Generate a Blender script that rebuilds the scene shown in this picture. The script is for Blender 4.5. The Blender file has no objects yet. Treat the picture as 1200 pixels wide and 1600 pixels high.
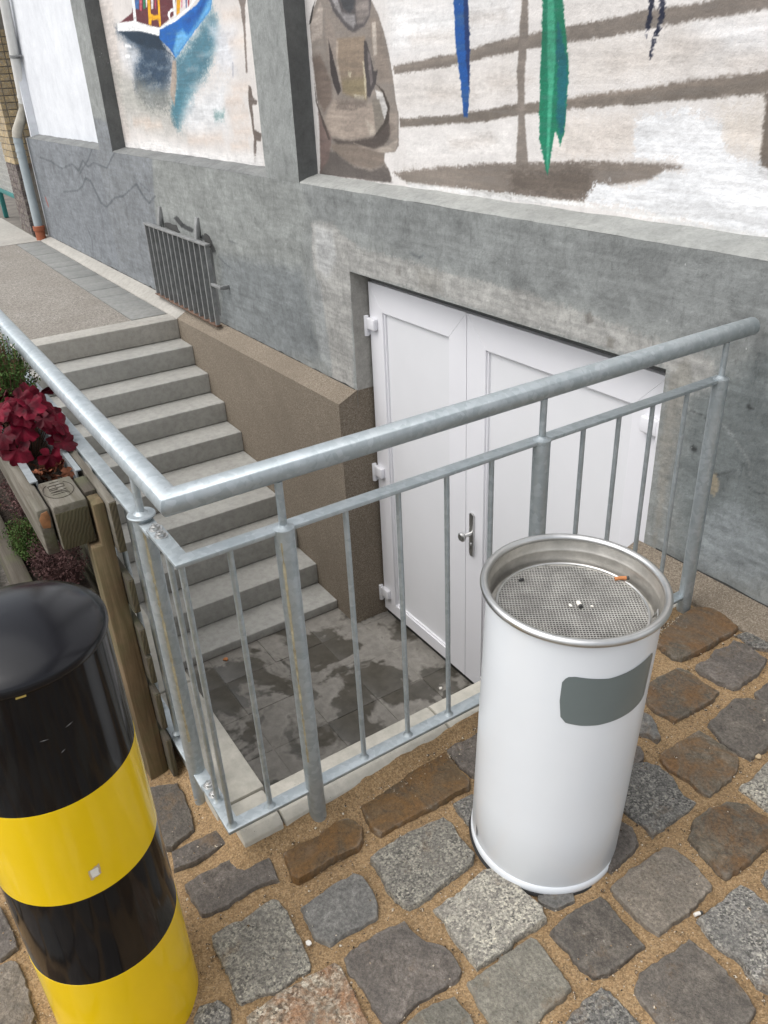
import bpy, bmesh, math, random
import numpy as np
from mathutils import Vector, Matrix

# ------------------------------------------------------------------ camera, sky, sun, exposure
S = bpy.context.scene
COL = S.collection
cam_d = bpy.data.cameras.new('camera')
cam = bpy.data.objects.new('camera', cam_d)
COL.objects.link(cam)
PITCH, YAW, ROLL = 0.5018, -1.0174, -0.0507
f_ = Vector((math.sin(YAW)*math.cos(PITCH), math.cos(YAW)*math.cos(PITCH), -math.sin(PITCH)))
r_ = Vector((math.cos(YAW), -math.sin(YAW), 0))
u_ = r_.cross(f_)
cr, sr = math.cos(ROLL), math.sin(ROLL)
r2 = cr*r_ + sr*u_
u2 = -sr*r_ + cr*u_
rot = Matrix((r2, u2, -f_)).transposed().to_4x4()
cam.matrix_world = Matrix.Translation((1.3472, -2.1461, 1.6589)) @ rot
cam_d.sensor_width = 36.0
cam_d.sensor_fit = 'AUTO'
cam_d.lens = 1257.9/1600*36
cam_d.clip_start = 0.05
cam_d.clip_end = 500
S.camera = cam

SUN_EL, SUN_AZ = math.radians(58), math.radians(188)     # azimuth measured clockwise from +Y
world = bpy.data.worlds.new('World')
S.world = world
world.use_nodes = True
wn = world.node_tree
wn.nodes.clear()
wo = wn.nodes.new('ShaderNodeOutputWorld')
wb = wn.nodes.new('ShaderNodeBackground')
ws = wn.nodes.new('ShaderNodeTexSky')
ws.sky_type = 'NISHITA'
ws.sun_disc = False
ws.sun_elevation = SUN_EL
ws.sun_rotation = SUN_AZ
ws.air_density = 1.0
ws.dust_density = 4.0
ws.ozone_density = 1.0
wh = wn.nodes.new('ShaderNodeHueSaturation')
wh.inputs['Saturation'].default_value = 0.26          # overcast: the blue is mostly veiled
wn.links.new(ws.outputs[0], wh.inputs['Color'])
wn.links.new(wh.outputs[0], wb.inputs['Color'])
wb.inputs['Strength'].default_value = 0.13
wn.links.new(wb.outputs[0], wo.inputs['Surface'])
sun_d = bpy.data.lights.new('sun', 'SUN')
sun_d.energy = 0.65
sun_d.angle = math.radians(90)
sun_d.color = (1.0, 0.985, 0.96)
sun = bpy.data.objects.new('sun', sun_d)
COL.objects.link(sun)
sd = Vector((math.sin(SUN_AZ)*math.cos(SUN_EL), math.cos(SUN_AZ)*math.cos(SUN_EL), math.sin(SUN_EL)))
sun.rotation_euler = sd.to_track_quat('Z', 'Y').to_euler()
sun.location = sd*20
S.view_settings.view_transform = 'Standard'
S.view_settings.look = 'None'
S.view_settings.gamma = 1.0
S.view_settings.exposure = 0.82
S.view_settings.use_curve_mapping = False
try:
    S.cycles.use_denoising = True
    S.cycles.max_bounces = 8
except Exception:
    pass

random.seed(7)
RNG = np.random.default_rng(11)

# ------------------------------------------------------------------ helpers
def lin(c):
    return tuple((v/12.92 if v <= 0.04045 else ((v+0.055)/1.055)**2.4) for v in c)

def s255(r, g, b):
    return lin((r/255.0, g/255.0, b/255.0))

class MB:
    """collects verts and faces in world coordinates"""
    def __init__(self):
        self.v = []; self.f = []
    def add(self, vs, fs):
        o = len(self.v)
        self.v += [tuple(p) for p in vs]
        self.f += [tuple(i+o for i in f) for f in fs]
        return self
    def box(self, x0, x1, y0, y1, z0, z1):
        vs = [(x0,y0,z0),(x1,y0,z0),(x1,y1,z0),(x0,y1,z0),(x0,y0,z1),(x1,y0,z1),(x1,y1,z1),(x0,y1,z1)]
        return self.add(vs, [(0,3,2,1),(4,5,6,7),(0,1,5,4),(1,2,6,5),(2,3,7,6),(3,0,4,7)])
    def hexa(self, vs):
        return self.add(vs, [(0,3,2,1),(4,5,6,7),(0,1,5,4),(1,2,6,5),(2,3,7,6),(3,0,4,7)])
    def prism(self, poly, axis, a, b):
        """poly of 2D points extruded along axis from a to b"""
        def P(p, t):
            if axis == 'x': return (t, p[0], p[1])
            if axis == 'y': return (p[0], t, p[1])
            return (p[0], p[1], t)
        n = len(poly)
        vs = [P(p, a) for p in poly] + [P(p, b) for p in poly]
        fs = [tuple(range(n)), tuple(range(2*n-1, n-1, -1))]
        fs += [(i, i+n, (i+1) % n + n, (i+1) % n) for i in range(n)]
        return self.add(vs, fs)
    def tube(self, pts, r, n=16, caps=True, radii=None):
        pts = [Vector(p) for p in pts]
        m = len(pts)
        tang = []
        for i in range(m):
            if i == 0: t = (pts[1]-pts[0]).normalized()
            elif i == m-1: t = (pts[-1]-pts[-2]).normalized()
            else: t = ((pts[i+1]-pts[i]).normalized() + (pts[i]-pts[i-1]).normalized()).normalized()
            tang.append(t)
        d0 = (pts[1]-pts[0]).normalized()
        up = Vector((0,0,1)) if abs(d0.z) < 0.9 else Vector((1,0,0))
        vs = []
        a = up.cross(d0).normalized(); b = d0.cross(a)
        for i in range(m):
            if i > 0:
                dseg = (pts[i]-pts[i-1]).normalized()
                q = d0.rotation_difference(dseg)
                a = q @ a; b = q @ b; d0 = dseg
            rr = radii[i] if radii else r
            for k in range(n):
                th = 2*math.pi*k/n
                off = a*math.cos(th)*rr + b*math.sin(th)*rr
                if 0 < i < m-1:           # mitre: slide along segment to the bisecting plane
                    t = tang[i]
                    s = -off.dot(t)/d0.dot(t)
                    off = off + d0*s
                vs.append(pts[i]+off)
        fs = []
        for i in range(m-1):
            for k in range(n):
                fs.append((i*n+k, i*n+(k+1) % n, (i+1)*n+(k+1) % n, (i+1)*n+k))
        if caps:
            fs.append(tuple(range(n-1, -1, -1)))
            fs.append(tuple((m-1)*n+k for k in range(n)))
        return self.add(vs, fs)
    def lathe(self, prof, n=64, c=(0,0,0), close=False, M=None):
        vs = []
        for (r, z) in prof:
            for k in range(n):
                th = 2*math.pi*k/n
                p = Vector((r*math.cos(th), r*math.sin(th), z))
                if M is not None: p = M @ p
                vs.append(p + Vector(c))
        fs = []
        m = len(prof)
        for i in range(m-1):
            for k in range(n):
                fs.append((i*n+k, i*n+(k+1) % n, (i+1)*n+(k+1) % n, (i+1)*n+k))
        if close:
            fs.append(tuple(range(n-1, -1, -1)))
            fs.append(tuple((m-1)*n+k for k in range(n)))
        return self.add(vs, fs)

def root_of(o):
    v = Vector((0,0,0))
    while o is not None:
        v = v + o.location
        o = o.parent
    return v

def obj(name, m, mat, parent=None, bevel=0.0, seg=2, smooth=35, attr=None, kind=None, label=None, fix=True):
    me = bpy.data.meshes.new(name)
    off = root_of(parent) if parent else Vector((0,0,0))
    vs = np.array(m.v, dtype=float) - np.array(off)
    me.from_pydata(vs.tolist(), [], m.f)
    if fix or bevel:
        bm = bmesh.new(); bm.from_mesh(me)
        if fix: bmesh.ops.recalc_face_normals(bm, faces=bm.faces)
        if bevel:
            es = [e for e in bm.edges if len(e.link_faces) == 2 and e.calc_face_angle(0) > 0.5]
            bmesh.ops.bevel(bm, geom=es, offset=bevel, segments=seg, profile=0.5, affect='EDGES', clamp_overlap=True)
        bm.to_mesh(me); bm.free()
    if smooth:
        me.polygons.foreach_set('use_smooth', [True]*len(me.polygons))
        me.set_sharp_from_angle(angle=math.radians(smooth))
    if mat: me.materials.append(mat)
    if attr is not None:
        a = me.attributes.new('paint', 'FLOAT_COLOR', 'POINT')
        a.data.foreach_set('color', attr.astype(np.float32).ravel())
    me.update()
    o = bpy.data.objects.new(name, me)
    COL.objects.link(o)
    if parent: o.parent = parent
    if kind: o['kind'] = kind
    if label: o['label'] = label
    return o

def empty(name, loc, label=None, cat=None, group=None, kind=None):
    o = bpy.data.objects.new(name, None)
    o.empty_display_size = 0.05
    COL.objects.link(o)
    o.location = loc
    tag(o, label, cat, group, kind)
    return o

def tag(o, label=None, cat=None, group=None, kind=None):
    if label: o['label'] = label
    if cat: o['category'] = cat
    if group: o['group'] = group
    if kind: o['kind'] = kind
    return o

# ------------------------------------------------------------------ materials
class NT:
    def __init__(self, name):
        self.m = bpy.data.materials.new(name); self.m.use_nodes = True
        self.t = self.m.node_tree
        self.n = self.t.nodes; self.l = self.t.links
        self.b = self.n['Principled BSDF']
        g = self.n.new('ShaderNodeNewGeometry')
        self.pos = g.outputs['Position']
    def link(self, a, b): self.l.new(a, b)
    def _in(self, sock, v):
        if hasattr(v, 'is_linked') or isinstance(v, bpy.types.NodeSocket): self.l.new(v, sock)
        else:
            if isinstance(v, (tuple, list)) and len(v) == 3 and len(sock.default_value) == 4: v = tuple(v)+(1,)
            sock.default_value = v
    def map(self, scale=(1,1,1), vec=None, rot=(0,0,0)):
        n = self.n.new('ShaderNodeMapping'); self.l.new(vec or self.pos, n.inputs['Vector'])
        n.inputs['Scale'].default_value = scale; n.inputs['Rotation'].default_value = rot
        return n.outputs[0]
    def noise(self, scale, detail=4, rough=0.55, vec=None, dist=0.0):
        n = self.n.new('ShaderNodeTexNoise'); self.l.new(vec or self.pos, n.inputs['Vector'])
        n.inputs['Scale'].default_value = scale; n.inputs['Detail'].default_value = detail
        n.inputs['Roughness'].default_value = rough; n.inputs['Distortion'].default_value = dist
        return n.outputs['Fac']
    def voro(self, scale, vec=None, out='Distance', feature='F1', rnd=1.0):
        n = self.n.new('ShaderNodeTexVoronoi'); self.l.new(vec or self.pos, n.inputs['Vector'])
        n.feature = feature
        n.inputs['Scale'].default_value = scale; n.inputs['Randomness'].default_value = rnd
        return n.outputs[out]
    def ramp(self, fac, stops, interp='LINEAR'):
        n = self.n.new('ShaderNodeValToRGB'); self.l.new(fac, n.inputs[0])
        n.color_ramp.interpolation = interp
        e = n.color_ramp.elements
        while len(e) < len(stops): e.new(0.5)
        for i, (p, c) in enumerate(stops):
            e[i].position = p
            e[i].color = (c, c, c, 1) if isinstance(c, (int, float)) else tuple(c)+(1,)
        return n.outputs[0]
    def mix(self, fac, a, b, mode='MIX'):
        n = self.n.new('ShaderNodeMix'); n.data_type = 'RGBA'; n.blend_type = mode
        self._in(n.inputs[0], fac); self._in(n.inputs[6], a); self._in(n.inputs[7], b)
        return n.outputs[2]
    def math(self, op, a, b=0.0):
        n = self.n.new('ShaderNodeMath'); n.operation = op
        self._in(n.inputs[0], a); self._in(n.inputs[1], b)
        return n.outputs[0]
    def attr(self, name):
        n = self.n.new('ShaderNodeAttribute'); n.attribute_name = name
        return n.outputs['Color']
    def rand(self):
        n = self.n.new('ShaderNodeObjectInfo'); return n.outputs['Random']
    def color(self, c): self._in(self.b.inputs['Base Color'], c); return self
    def rough(self, r): self._in(self.b.inputs['Roughness'], r); return self
    def metal(self, r): self._in(self.b.inputs['Metallic'], r); return self
    def set(self, k, v): self._in(self.b.inputs[k], v); return self
    def bump(self, h, strength=0.3, dist=0.01, prev=None):
        n = self.n.new('ShaderNodeBump'); self.l.new(h, n.inputs['Height'])
        n.inputs['Strength'].default_value = strength; n.inputs['Distance'].default_value = dist
        if prev is not None: self.l.new(prev, n.inputs['Normal'])
        self.l.new(n.outputs[0], self.b.inputs['Normal'])
        return n.outputs[0]

def simple(name, c, rough=0.5, metal=0.0, var=0.12, vs=8.0, bump=0.1, bs=60.0, bd=0.002):
    t = NT(name)
    n = t.noise(vs, 5, 0.6)
    c2 = tuple(v*(1-var) for v in c); c1 = tuple(min(1, v*(1+var)) for v in c)
    t.color(t.ramp(n, [(0.3, c2), (0.7, c1)])).rough(rough).metal(metal)
    if bump: t.bump(t.noise(bs, 4), bump, bd)
    return t.m

def mat_galv():
    t = NT('galvanised_steel')
    cell = t.voro(75, out='Color')
    n = t.noise(20, 5, 0.65)
    fac = t.mix(0.6, cell, n)
    c = t.ramp(fac, [(0.2, (0.34,0.385,0.405)), (0.5, (0.43,0.475,0.495)), (0.85, (0.56,0.605,0.63))])
    c = t.mix(t.ramp(t.noise(5, 5, .7), [(0.45, 0.0), (0.75, 0.5)]), c, (0.36,0.385,0.385))
    t.color(c)
    t.metal(0.75)
    t.rough(t.ramp(t.noise(45, 4, 0.7), [(0.25, 0.46), (0.75, 0.64)]))
    t.bump(t.noise(220, 3), 0.05, 0.001)
    return t.m

def mat_concrete(name, a, b, spk=0.5, bump=0.25):
    t = NT(name)
    n1 = t.noise(2.2, 6, 0.65); n2 = t.noise(24, 5, 0.7)
    base = t.mix(t.ramp(n1, [(0.32, 0.0), (0.7, 1.0)]), a, b)
    base = t.mix(t.ramp(n2, [(0.35, 0.55), (0.6, 0.0)]), base, tuple(v*0.72 for v in a))
    pits = t.ramp(t.voro(85), [(0.06, 1.0), (0.12, 0.0)])
    pm = t.math('MULTIPLY', pits, t.ramp(t.noise(9, 2), [(0.52, 0.0), (0.62, spk)]))
    base = t.mix(pm, base, tuple(v*0.35 for v in a))
    t.color(base).rough(0.88)
    h = t.mix(0.5, n2, t.noise(160, 3))
    t.bump(h, bump, 0.004)
    return t.m

def mat_roughcast():
    t = NT('roughcast_render')
    vc = t.mix(.6, t.voro(260, out='Color'), t.noise(300, 2, .8))
    vd = t.voro(260)
    n = t.noise(3.0, 5, .65)
    c = t.ramp(vc, [(0.28, (0.105,0.083,0.060)), (0.44, (0.18,0.146,0.108)), (0.58, (0.25,0.208,0.158)), (0.74, (0.38,0.335,0.27))])
    c = t.mix(t.ramp(n, [(0.4, 0.0), (0.7, 0.4)]), c, (0.15,0.12,0.088))
    t.color(c).rough(0.92)
    t.bump(t.ramp(vd, [(0.0, 1.0), (0.6, 0.0)]), 0.6, 0.003)
    return t.m

def wall_wear(t, c, amt):
    """trowel mottling, fine dark pores and pale rubs of old plaster"""
    n = t.noise(60, 6, 0.75)
    n3 = t.noise(9, 6, 0.7, dist=0.8)
    st = t.noise(1.0, 6, 0.7, t.map((34, 34, 9)))
    c = t.mix(1.0, c, t.ramp(n, [(0.25, 1-amt), (0.5, 1.0), (0.8, 1+amt*0.7)]), 'MULTIPLY')
    c = t.mix(1.0, c, t.ramp(n3, [(0.28, 1-amt), (0.5, 1.0), (0.72, 1+amt*.8)]), 'MULTIPLY')
    c = t.mix(1.0, c, t.ramp(st, [(0.30, 1-amt*.9), (0.45, 1.0), (1.0, 1.0)]), 'MULTIPLY')
    pits = t.math('MULTIPLY', t.ramp(t.voro(75), [(0.06, 1.0), (0.13, 0.0)]), t.ramp(t.noise(6, 3), [(0.50, 0.0), (0.60, amt*3)]))
    c = t.mix(pits, c, (0.035,0.037,0.037))
    pale = t.math('MULTIPLY', t.ramp(t.voro(38, t.map((1,1,.6))), [(0.05, 1.0), (0.10, 0.0)]), t.ramp(t.noise(4, 3), [(0.58, 0.0), (0.64, amt*2.5)]))
    c = t.mix(pale, c, (0.62,0.63,0.62))
    return c, n, n3, st

def mat_painted(name, bump=0.5, bd=0.006, bs=70, amt=0.14, rough=0.85):
    t = NT(name)
    c, n, n3, st = wall_wear(t, t.attr('paint'), amt)
    t.color(c).rough(rough)
    h = t.mix(0.5, t.mix(0.5, n, t.noise(bs*2.2, 4, 0.7)), t.mix(0.4, n3, t.noise(bs*.4, 5, .6)))
    t.bump(h, bump, bd)
    return t.m

def mat_plaster(name, a, b, bump=0.5, amt=0.2):
    t = NT(name)
    c = t.ramp(t.noise(2.5, 6, 0.7), [(0.3, a), (0.7, b)])
    c, n, n3, st = wall_wear(t, c, amt)
    t.color(c).rough(0.88)
    t.bump(t.mix(0.5, n, t.noise(130, 4)), bump, 0.006)
    return t.m

def mat_stone(name, cols, spk=None, spks=120, rust=None, rough=0.75):
    """cols: dark, mid, light; spk: (dark grain, light grain) for granite"""
    t = NT(name)
    n = t.noise(26, 8, 0.78, dist=1.0)
    c = t.ramp(n, [(0.36, cols[0]), (0.5, cols[1]), (0.63, cols[2])])
    c = t.mix(t.ramp(t.noise(11, 4, .6), [(0.40, 0.0), (0.62, 0.75)]), c, tuple(q*.62+.012 for q in cols[1]))
    if spk:
        g = t.mix(0.35, t.noise(spks*.75, 4, 0.8, dist=.7), t.voro(spks*1.5, out='Color'))
        grain = t.ramp(g, [(0.36, spk[0]), (0.46, cols[1]), (0.54, cols[2]), (0.64, spk[1])])
        c = t.mix(t.ramp(t.noise(14, 5, .7), [(0.36, 0.25), (0.58, 1.0)]), c, grain)
    if rust:
        c = t.mix(t.ramp(t.noise(8, 7, 0.75, dist=.8), [(0.44, 0.0), (0.60, 0.85)]), c, rust)
    c = t.mix(1.0, c, t.ramp(t.noise(130, 5, .85), [(0.32, 0.5), (0.5, 1.0), (0.68, 1.6)]), 'MULTIPLY')
    rnd = t.math('MULTIPLY_ADD', t.rand(), 0.55)
    rnd.node.inputs[2].default_value = 1.02
    c = t.mix(1.0, c, rnd, 'MULTIPLY')
    c = t.mix(0.0, c, t.ramp(t.rand(), [(0.0, 1.0), (1.0, 1.0)]), 'MULTIPLY')
    # pale flecks and sand caught in hollows
    fl = t.math('MULTIPLY', t.ramp(t.noise(70, 5, .8), [(0.62, 0.0), (0.68, 1.0)]), t.ramp(t.noise(10, 3), [(0.50, 0.0), (0.60, 0.75)]))
    c = t.mix(fl, c, (0.40,0.37,0.31))
    g = t.n.new('ShaderNodeNewGeometry')
    worn = t.math('MULTIPLY', t.ramp(g.outputs['Pointiness'], [(0.515, 0.0), (0.60, 1.0)]), t.ramp(t.noise(22, 5, .75), [(0.46, 0.0), (0.62, 0.7)]))
    c = t.mix(worn, c, (0.36,0.33,0.28))
    sand = t.ramp(t.noise(9, 7, 0.75), [(0.56, 0.0), (0.68, 0.6)])
    c = t.mix(sand, c, (0.20,0.13,0.07))
    t.color(c)
    t.rough(t.ramp(t.noise(20, 4), [(0.3, rough-0.2), (0.7, rough)]))
    h = t.mix(0.5, t.noise(45, 8, 0.75), t.noise(180, 4, 0.8))
    nb = t.bump(t.noise(16, 5, .6), 0.6, 0.02)
    t.bump(h, 0.8, 0.010, nb)
    return t.m

def mat_sand():
    t = NT('ochre_sand')
    n1 = t.noise(6, 5, 0.65); n2 = t.noise(260, 3, 0.8); v = t.voro(330, out='Color')
    c = t.ramp(n1, [(0.3, (0.20,0.13,0.066)), (0.55, (0.31,0.205,0.105)), (0.75, (0.39,0.275,0.155))])
    c = t.mix(0.5, c, t.ramp(v, [(0.1, (0.10,0.06,0.03)), (0.5, (0.33,0.21,0.10)), (0.93, (0.50,0.37,0.22))]))
    c = t.mix(1.0, c, t.ramp(t.noise(95, 5, .85), [(0.30, 0.62), (0.5, 1.0), (0.72, 1.3)]), 'MULTIPLY')
    crumbs = t.math('MULTIPLY', t.ramp(t.noise(150, 4, .8), [(0.56, 0.0), (0.64, 1.0)]), t.ramp(t.noise(9, 5, .7), [(0.46, 0.0), (0.60, 0.9)]))
    c = t.mix(crumbs, c, (0.05,0.035,0.025))
    t.color(c).rough(0.95)
    t.bump(t.mix(0.5, n2, t.noise(60, 4)), 0.8, 0.006)
    return t.m

def mat_wood(name, a, b, axis='x', scale=1.0, dark=(0.05,0.035,0.022), green=0.0):
    t = NT(name)
    sc = {'x': (2.5,40,40), 'y': (40,2.5,40), 'z': (40,40,2.5)}[axis]
    v = t.map(tuple(q*scale for q in sc))
    g = t.noise(1.0, 6, 0.7, v, 0.8)
    c = t.ramp(g, [(0.28, dark), (0.45, a), (0.68, b)])
    c = t.mix(t.ramp(t.noise(6, 4), [(0.4, 0.0), (0.7, 0.6)]), c, tuple(q*0.6 for q in a))
    if green:
        c = t.mix(t.ramp(t.noise(12, 4), [(0.45, 0.0), (0.65, green)]), c, (0.09,0.10,0.04))
    t.color(c).rough(0.85)
    t.bump(g, 0.6, 0.004)
    return t.m

def mat_endgrain(name, a, b):
    t = NT(name)
    n = t.n.new('ShaderNodeTexWave'); n.wave_type = 'RINGS'; n.rings_direction = 'X'
    t.l.new(t.map((1,1,1)), n.inputs['Vector'])
    n.inputs['Scale'].default_value = 38; n.inputs['Distortion'].default_value = 5; n.inputs['Detail'].default_value = 3; n.inputs['Detail Scale'].default_value = 1.2
    c = t.ramp(n.outputs['Fac'], [(0.2, a), (0.8, b)])
    c = t.mix(t.ramp(t.noise(20, 4), [(0.4, 0.0), (0.7, 0.5)]), c, (0.07,0.065,0.03))
    t.color(c).rough(0.85); t.bump(n.outputs['Fac'], 0.3, 0.002)
    return t.m

def mat_wetslab():
    t = NT('damp_paving_slab')
    n = t.noise(2.6, 4, 0.6, dist=0.4)
    dry = t.ramp(t.noise(20, 5, 0.7), [(0.3, (0.20,0.187,0.165)), (0.7, (0.285,0.268,0.24))])
    wet = t.ramp(t.noise(16, 4), [(0.3, (0.065,0.060,0.048)), (0.7, (0.105,0.096,0.08))])
    w = t.ramp(t.math('ADD', n, t.math('MULTIPLY', t.noise(26, 4), 0.10)), [(0.505, 0.0), (0.56, 1.0)])
    edge = t.ramp(t.math('ADD', n, t.math('MULTIPLY', t.noise(26, 4), 0.10)), [(0.47, 0.0), (0.51, 0.25), (0.55, 0.0)])
    c = t.mix(w, dry, wet)
    c = t.mix(edge, c, (0.36,0.34,0.30))
    c = t.mix(t.ramp(t.noise(8, 5, .7), [(.4, 0.0), (.7, .35)]), c, (0.11,0.10,0.085))
    t.color(c)
    t.rough(t.mix(w, (0.85,)*3, (0.30,)*3))
    t.bump(t.noise(120, 4), 0.2, 0.003)
    return t.m

def mat_aggregate():
    t = NT('exposed_aggregate')
    v = t.voro(120, out='Color'); n = t.noise(1.8, 5, 0.6)
    c = t.ramp(v, [(0.1, (0.13,0.115,0.10)), (0.5, (0.24,0.22,0.19)), (0.9, (0.40,0.37,0.33))])
    c = t.mix(t.ramp(n, [(0.35, 0.0), (0.7, 0.5)]), c, (0.17,0.15,0.125))
    t.color(c).rough(0.9); t.bump(t.voro(120), 0.5, 0.004)
    return t.m

def mat_leaf(name, dark, light, sub=0.15, rough=0.4):
    t = NT(name)
    n = t.noise(30, 4); r = t.rand()
    c = t.ramp(n, [(0.3, dark), (0.7, light)])
    c = t.mix(1.0, c, t.ramp(r, [(0.0, 0.55), (1.0, 1.5)]), 'MULTIPLY')
    t.color(c).rough(rough)
    t.set('Specular IOR Level', 0.12)
    t.bump(t.noise(60, 3), 0.3, 0.003)
    return t.m

GALV = mat_galv()
CONC_STEP = mat_concrete('step_concrete', (0.345,0.34,0.315), (0.43,0.425,0.395), 0.6, 0.2)
CONC_KERB = mat_concrete('kerb_concrete', (0.44,0.42,0.36), (0.54,0.51,0.45), 0.9, 0.25)
CONC_PAVE = mat_concrete('pavement_concrete', (0.36,0.345,0.31), (0.45,0.43,0.39), 0.5, 0.2)
CONC_TILE = mat_concrete('pavement_tile_concrete', (0.20,0.205,0.195), (0.27,0.27,0.255), 0.3, 0.2)
ROUGHCAST = mat_roughcast()
PAINT_WALL = mat_painted('painted_plaster', 0.8, 0.009, 60, 0.29)
PAINT_MURAL = mat_painted('mural_paint', 0.8, 0.008, 75, 0.09)
PLASTER_GREY = mat_plaster('grey_plaster', s255(128,130,129), s255(150,152,149), .6, .26)
PLASTER_SILL = mat_plaster('sill_plaster', s255(136,138,135), s255(158,159,155))
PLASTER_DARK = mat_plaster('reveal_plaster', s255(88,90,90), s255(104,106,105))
PLASTER_SILL2 = mat_plaster('dark_sill_plaster', s255(104,106,106), s255(128,130,128), .7, .26)
PLASTER_CEMENT = mat_plaster('cement_plaster', s255(140,138,132), s255(164,162,156))
PLASTER_WHITE = mat_plaster('white_textured_plaster', s255(208,211,216), s255(228,231,235), 1.0, .06)
SAND = mat_sand()
WETSLAB = mat_wetslab()
AGG = mat_aggregate()
PVC = simple('white_pvc', (0.80,0.80,0.83), 0.32, 0, 0.02, 3, 0.03, 200)
PVC_PANEL = simple('white_pvc_panel', (0.76,0.765,0.785), 0.4, 0, 0.02, 3, 0.03, 200)
SIEVE = simple('sieve_wire', (0.46,0.45,0.42), 0.5, 0.2, 0.3, 18, 0.1)
RUBBER = simple('black_rubber', (0.02,0.02,0.02), 0.6)
STEEL = simple('satin_steel', (0.58,0.58,0.57), 0.32, 1.0, 0.15, 12, 0.06, 150)
STEEL_DIRTY = simple('dirty_steel', (0.52,0.50,0.46), 0.42, 0.9, 0.3, 14, 0.1, 80)
BIN_WHITE = simple('white_enamel', (0.74,0.775,0.81), 0.22, 0, 0.025, 3, 0.02, 40)
BIN_GREY = simple('grey_panel', (0.145,0.175,0.175), 0.32, 0, 0.06, 4, 0.02)
YELLOW = simple('yellow_gloss', (0.86,0.58,0.006), 0.13, 0, 0.04, 5, 0.03, 15)
BLACK = simple('black_gloss', (0.006,0.006,0.007), 0.10, 0, 0.2, 5, 0.006, 7)
BLACK.node_tree.nodes['Principled BSDF'].inputs['Specular IOR Level'].default_value = 0.30
BLACK_CAP = simple('black_satin_cap', (0.005,0.005,0.007), 0.22, 0, 0.2, 5, 0.04, 60)
BLACK_CAP.node_tree.nodes['Principled BSDF'].inputs['Specular IOR Level'].default_value = 0.38
WOOD_GREY = mat_wood('weathered_wood', (0.13,0.115,0.09), (0.21,0.195,0.165), 'x', green=.15)
WOOD_BROWN = mat_wood('brown_post_wood', (0.12,0.08,0.04), (0.21,0.15,0.085), 'z', green=0.4)
WOOD_DARK = mat_wood('mossy_wood', (0.06,0.05,0.036), (0.105,0.09,0.07), 'x', green=0.5)
ENDGRAIN = mat_endgrain('end_grain', (0.055,0.045,0.026), (0.10,0.08,0.048))
OLIVE_END = mat_endgrain('olive_end_grain', (0.045,0.038,0.018), (0.065,0.052,0.026))
CHIP_WOOD = simple('broken_wood', (0.26,0.12,0.05), .8, 0, .3, 60, .6, 80)
SOIL = simple('dark_soil', (0.03,0.02,0.013), 0.95, 0, 0.5, 40, 0.9, 60, 0.01)
RUST_IRON = simple('grey_iron', (0.255,0.26,0.258), 0.6, 0.3, 0.25, 20, 0.3, 80)
DARK = simple('dark_recess', (0.05,0.05,0.048), 0.9, 0, 0.3)
ASPHALT = simple('pale_street_paving', (0.26,0.25,0.235), 0.9, 0, 0.2, 3, 0.5, 120)
TERRACOTTA = simple('terracotta_plastic', (0.33,0.10,0.045), 0.5, 0, 0.12, 10)
ZINC = simple('painted_pipe', (0.36,0.41,0.43), 0.45, 0.0, 0.12, 6)
PIPE_WHITE = simple('white_pipe_paint', (0.62,0.62,0.60), 0.45, 0, 0.08, 6)
HEUCHERA = mat_leaf('dark_red_leaf', (0.035,0.002,0.006), (0.165,0.005,0.020), rough=0.5)
HERB = mat_leaf('herb_leaf', (0.045,0.10,0.02), (0.13,0.21,0.06), rough=0.6)
YELLOWGREEN = mat_leaf('yellow_green_leaf', (0.16,0.22,0.03), (0.30,0.36,0.06))
DRIED = mat_leaf('dried_stem', (0.06,0.03,0.02), (0.16,0.09,0.06), rough=0.8)
DEADLEAF = mat_leaf('dead_leaf', (0.07,0.025,0.013), (0.20,0.075,0.04), rough=0.8)
HEATHER = mat_leaf('heather_twig', (0.06,0.03,0.03), (0.13,0.075,0.07), rough=0.8)
BRICK_Y = mat_stone('yellow_brick', ((0.30,0.22,0.11),(0.40,0.30,0.16),(0.46,0.37,0.22)))
BRICK_D = mat_stone('dark_brick', ((0.05,0.035,0.035),(0.075,0.055,0.055),(0.10,0.08,0.08)))
MORTAR = simple('mortar', (0.22,0.20,0.17), 0.95, 0, 0.2, 20, 0.5)
TEAL = simple('teal_paint', (0.03,0.19,0.18), 0.45, 0, 0.15)
WHITE_PAINT = simple('white_metal_paint', (0.65,0.65,0.62), 0.5)
PAPER = simple('paper_white', (0.75,0.72,0.66), 0.8, 0, 0.1, 50)
ORANGE_PAPER = simple('orange_filter_paper', (0.48,0.19,0.07), 0.8, 0, 0.25, 60)
TAN_PAPER = simple('tan_paper', (0.55,0.42,0.26), 0.8)
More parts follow.
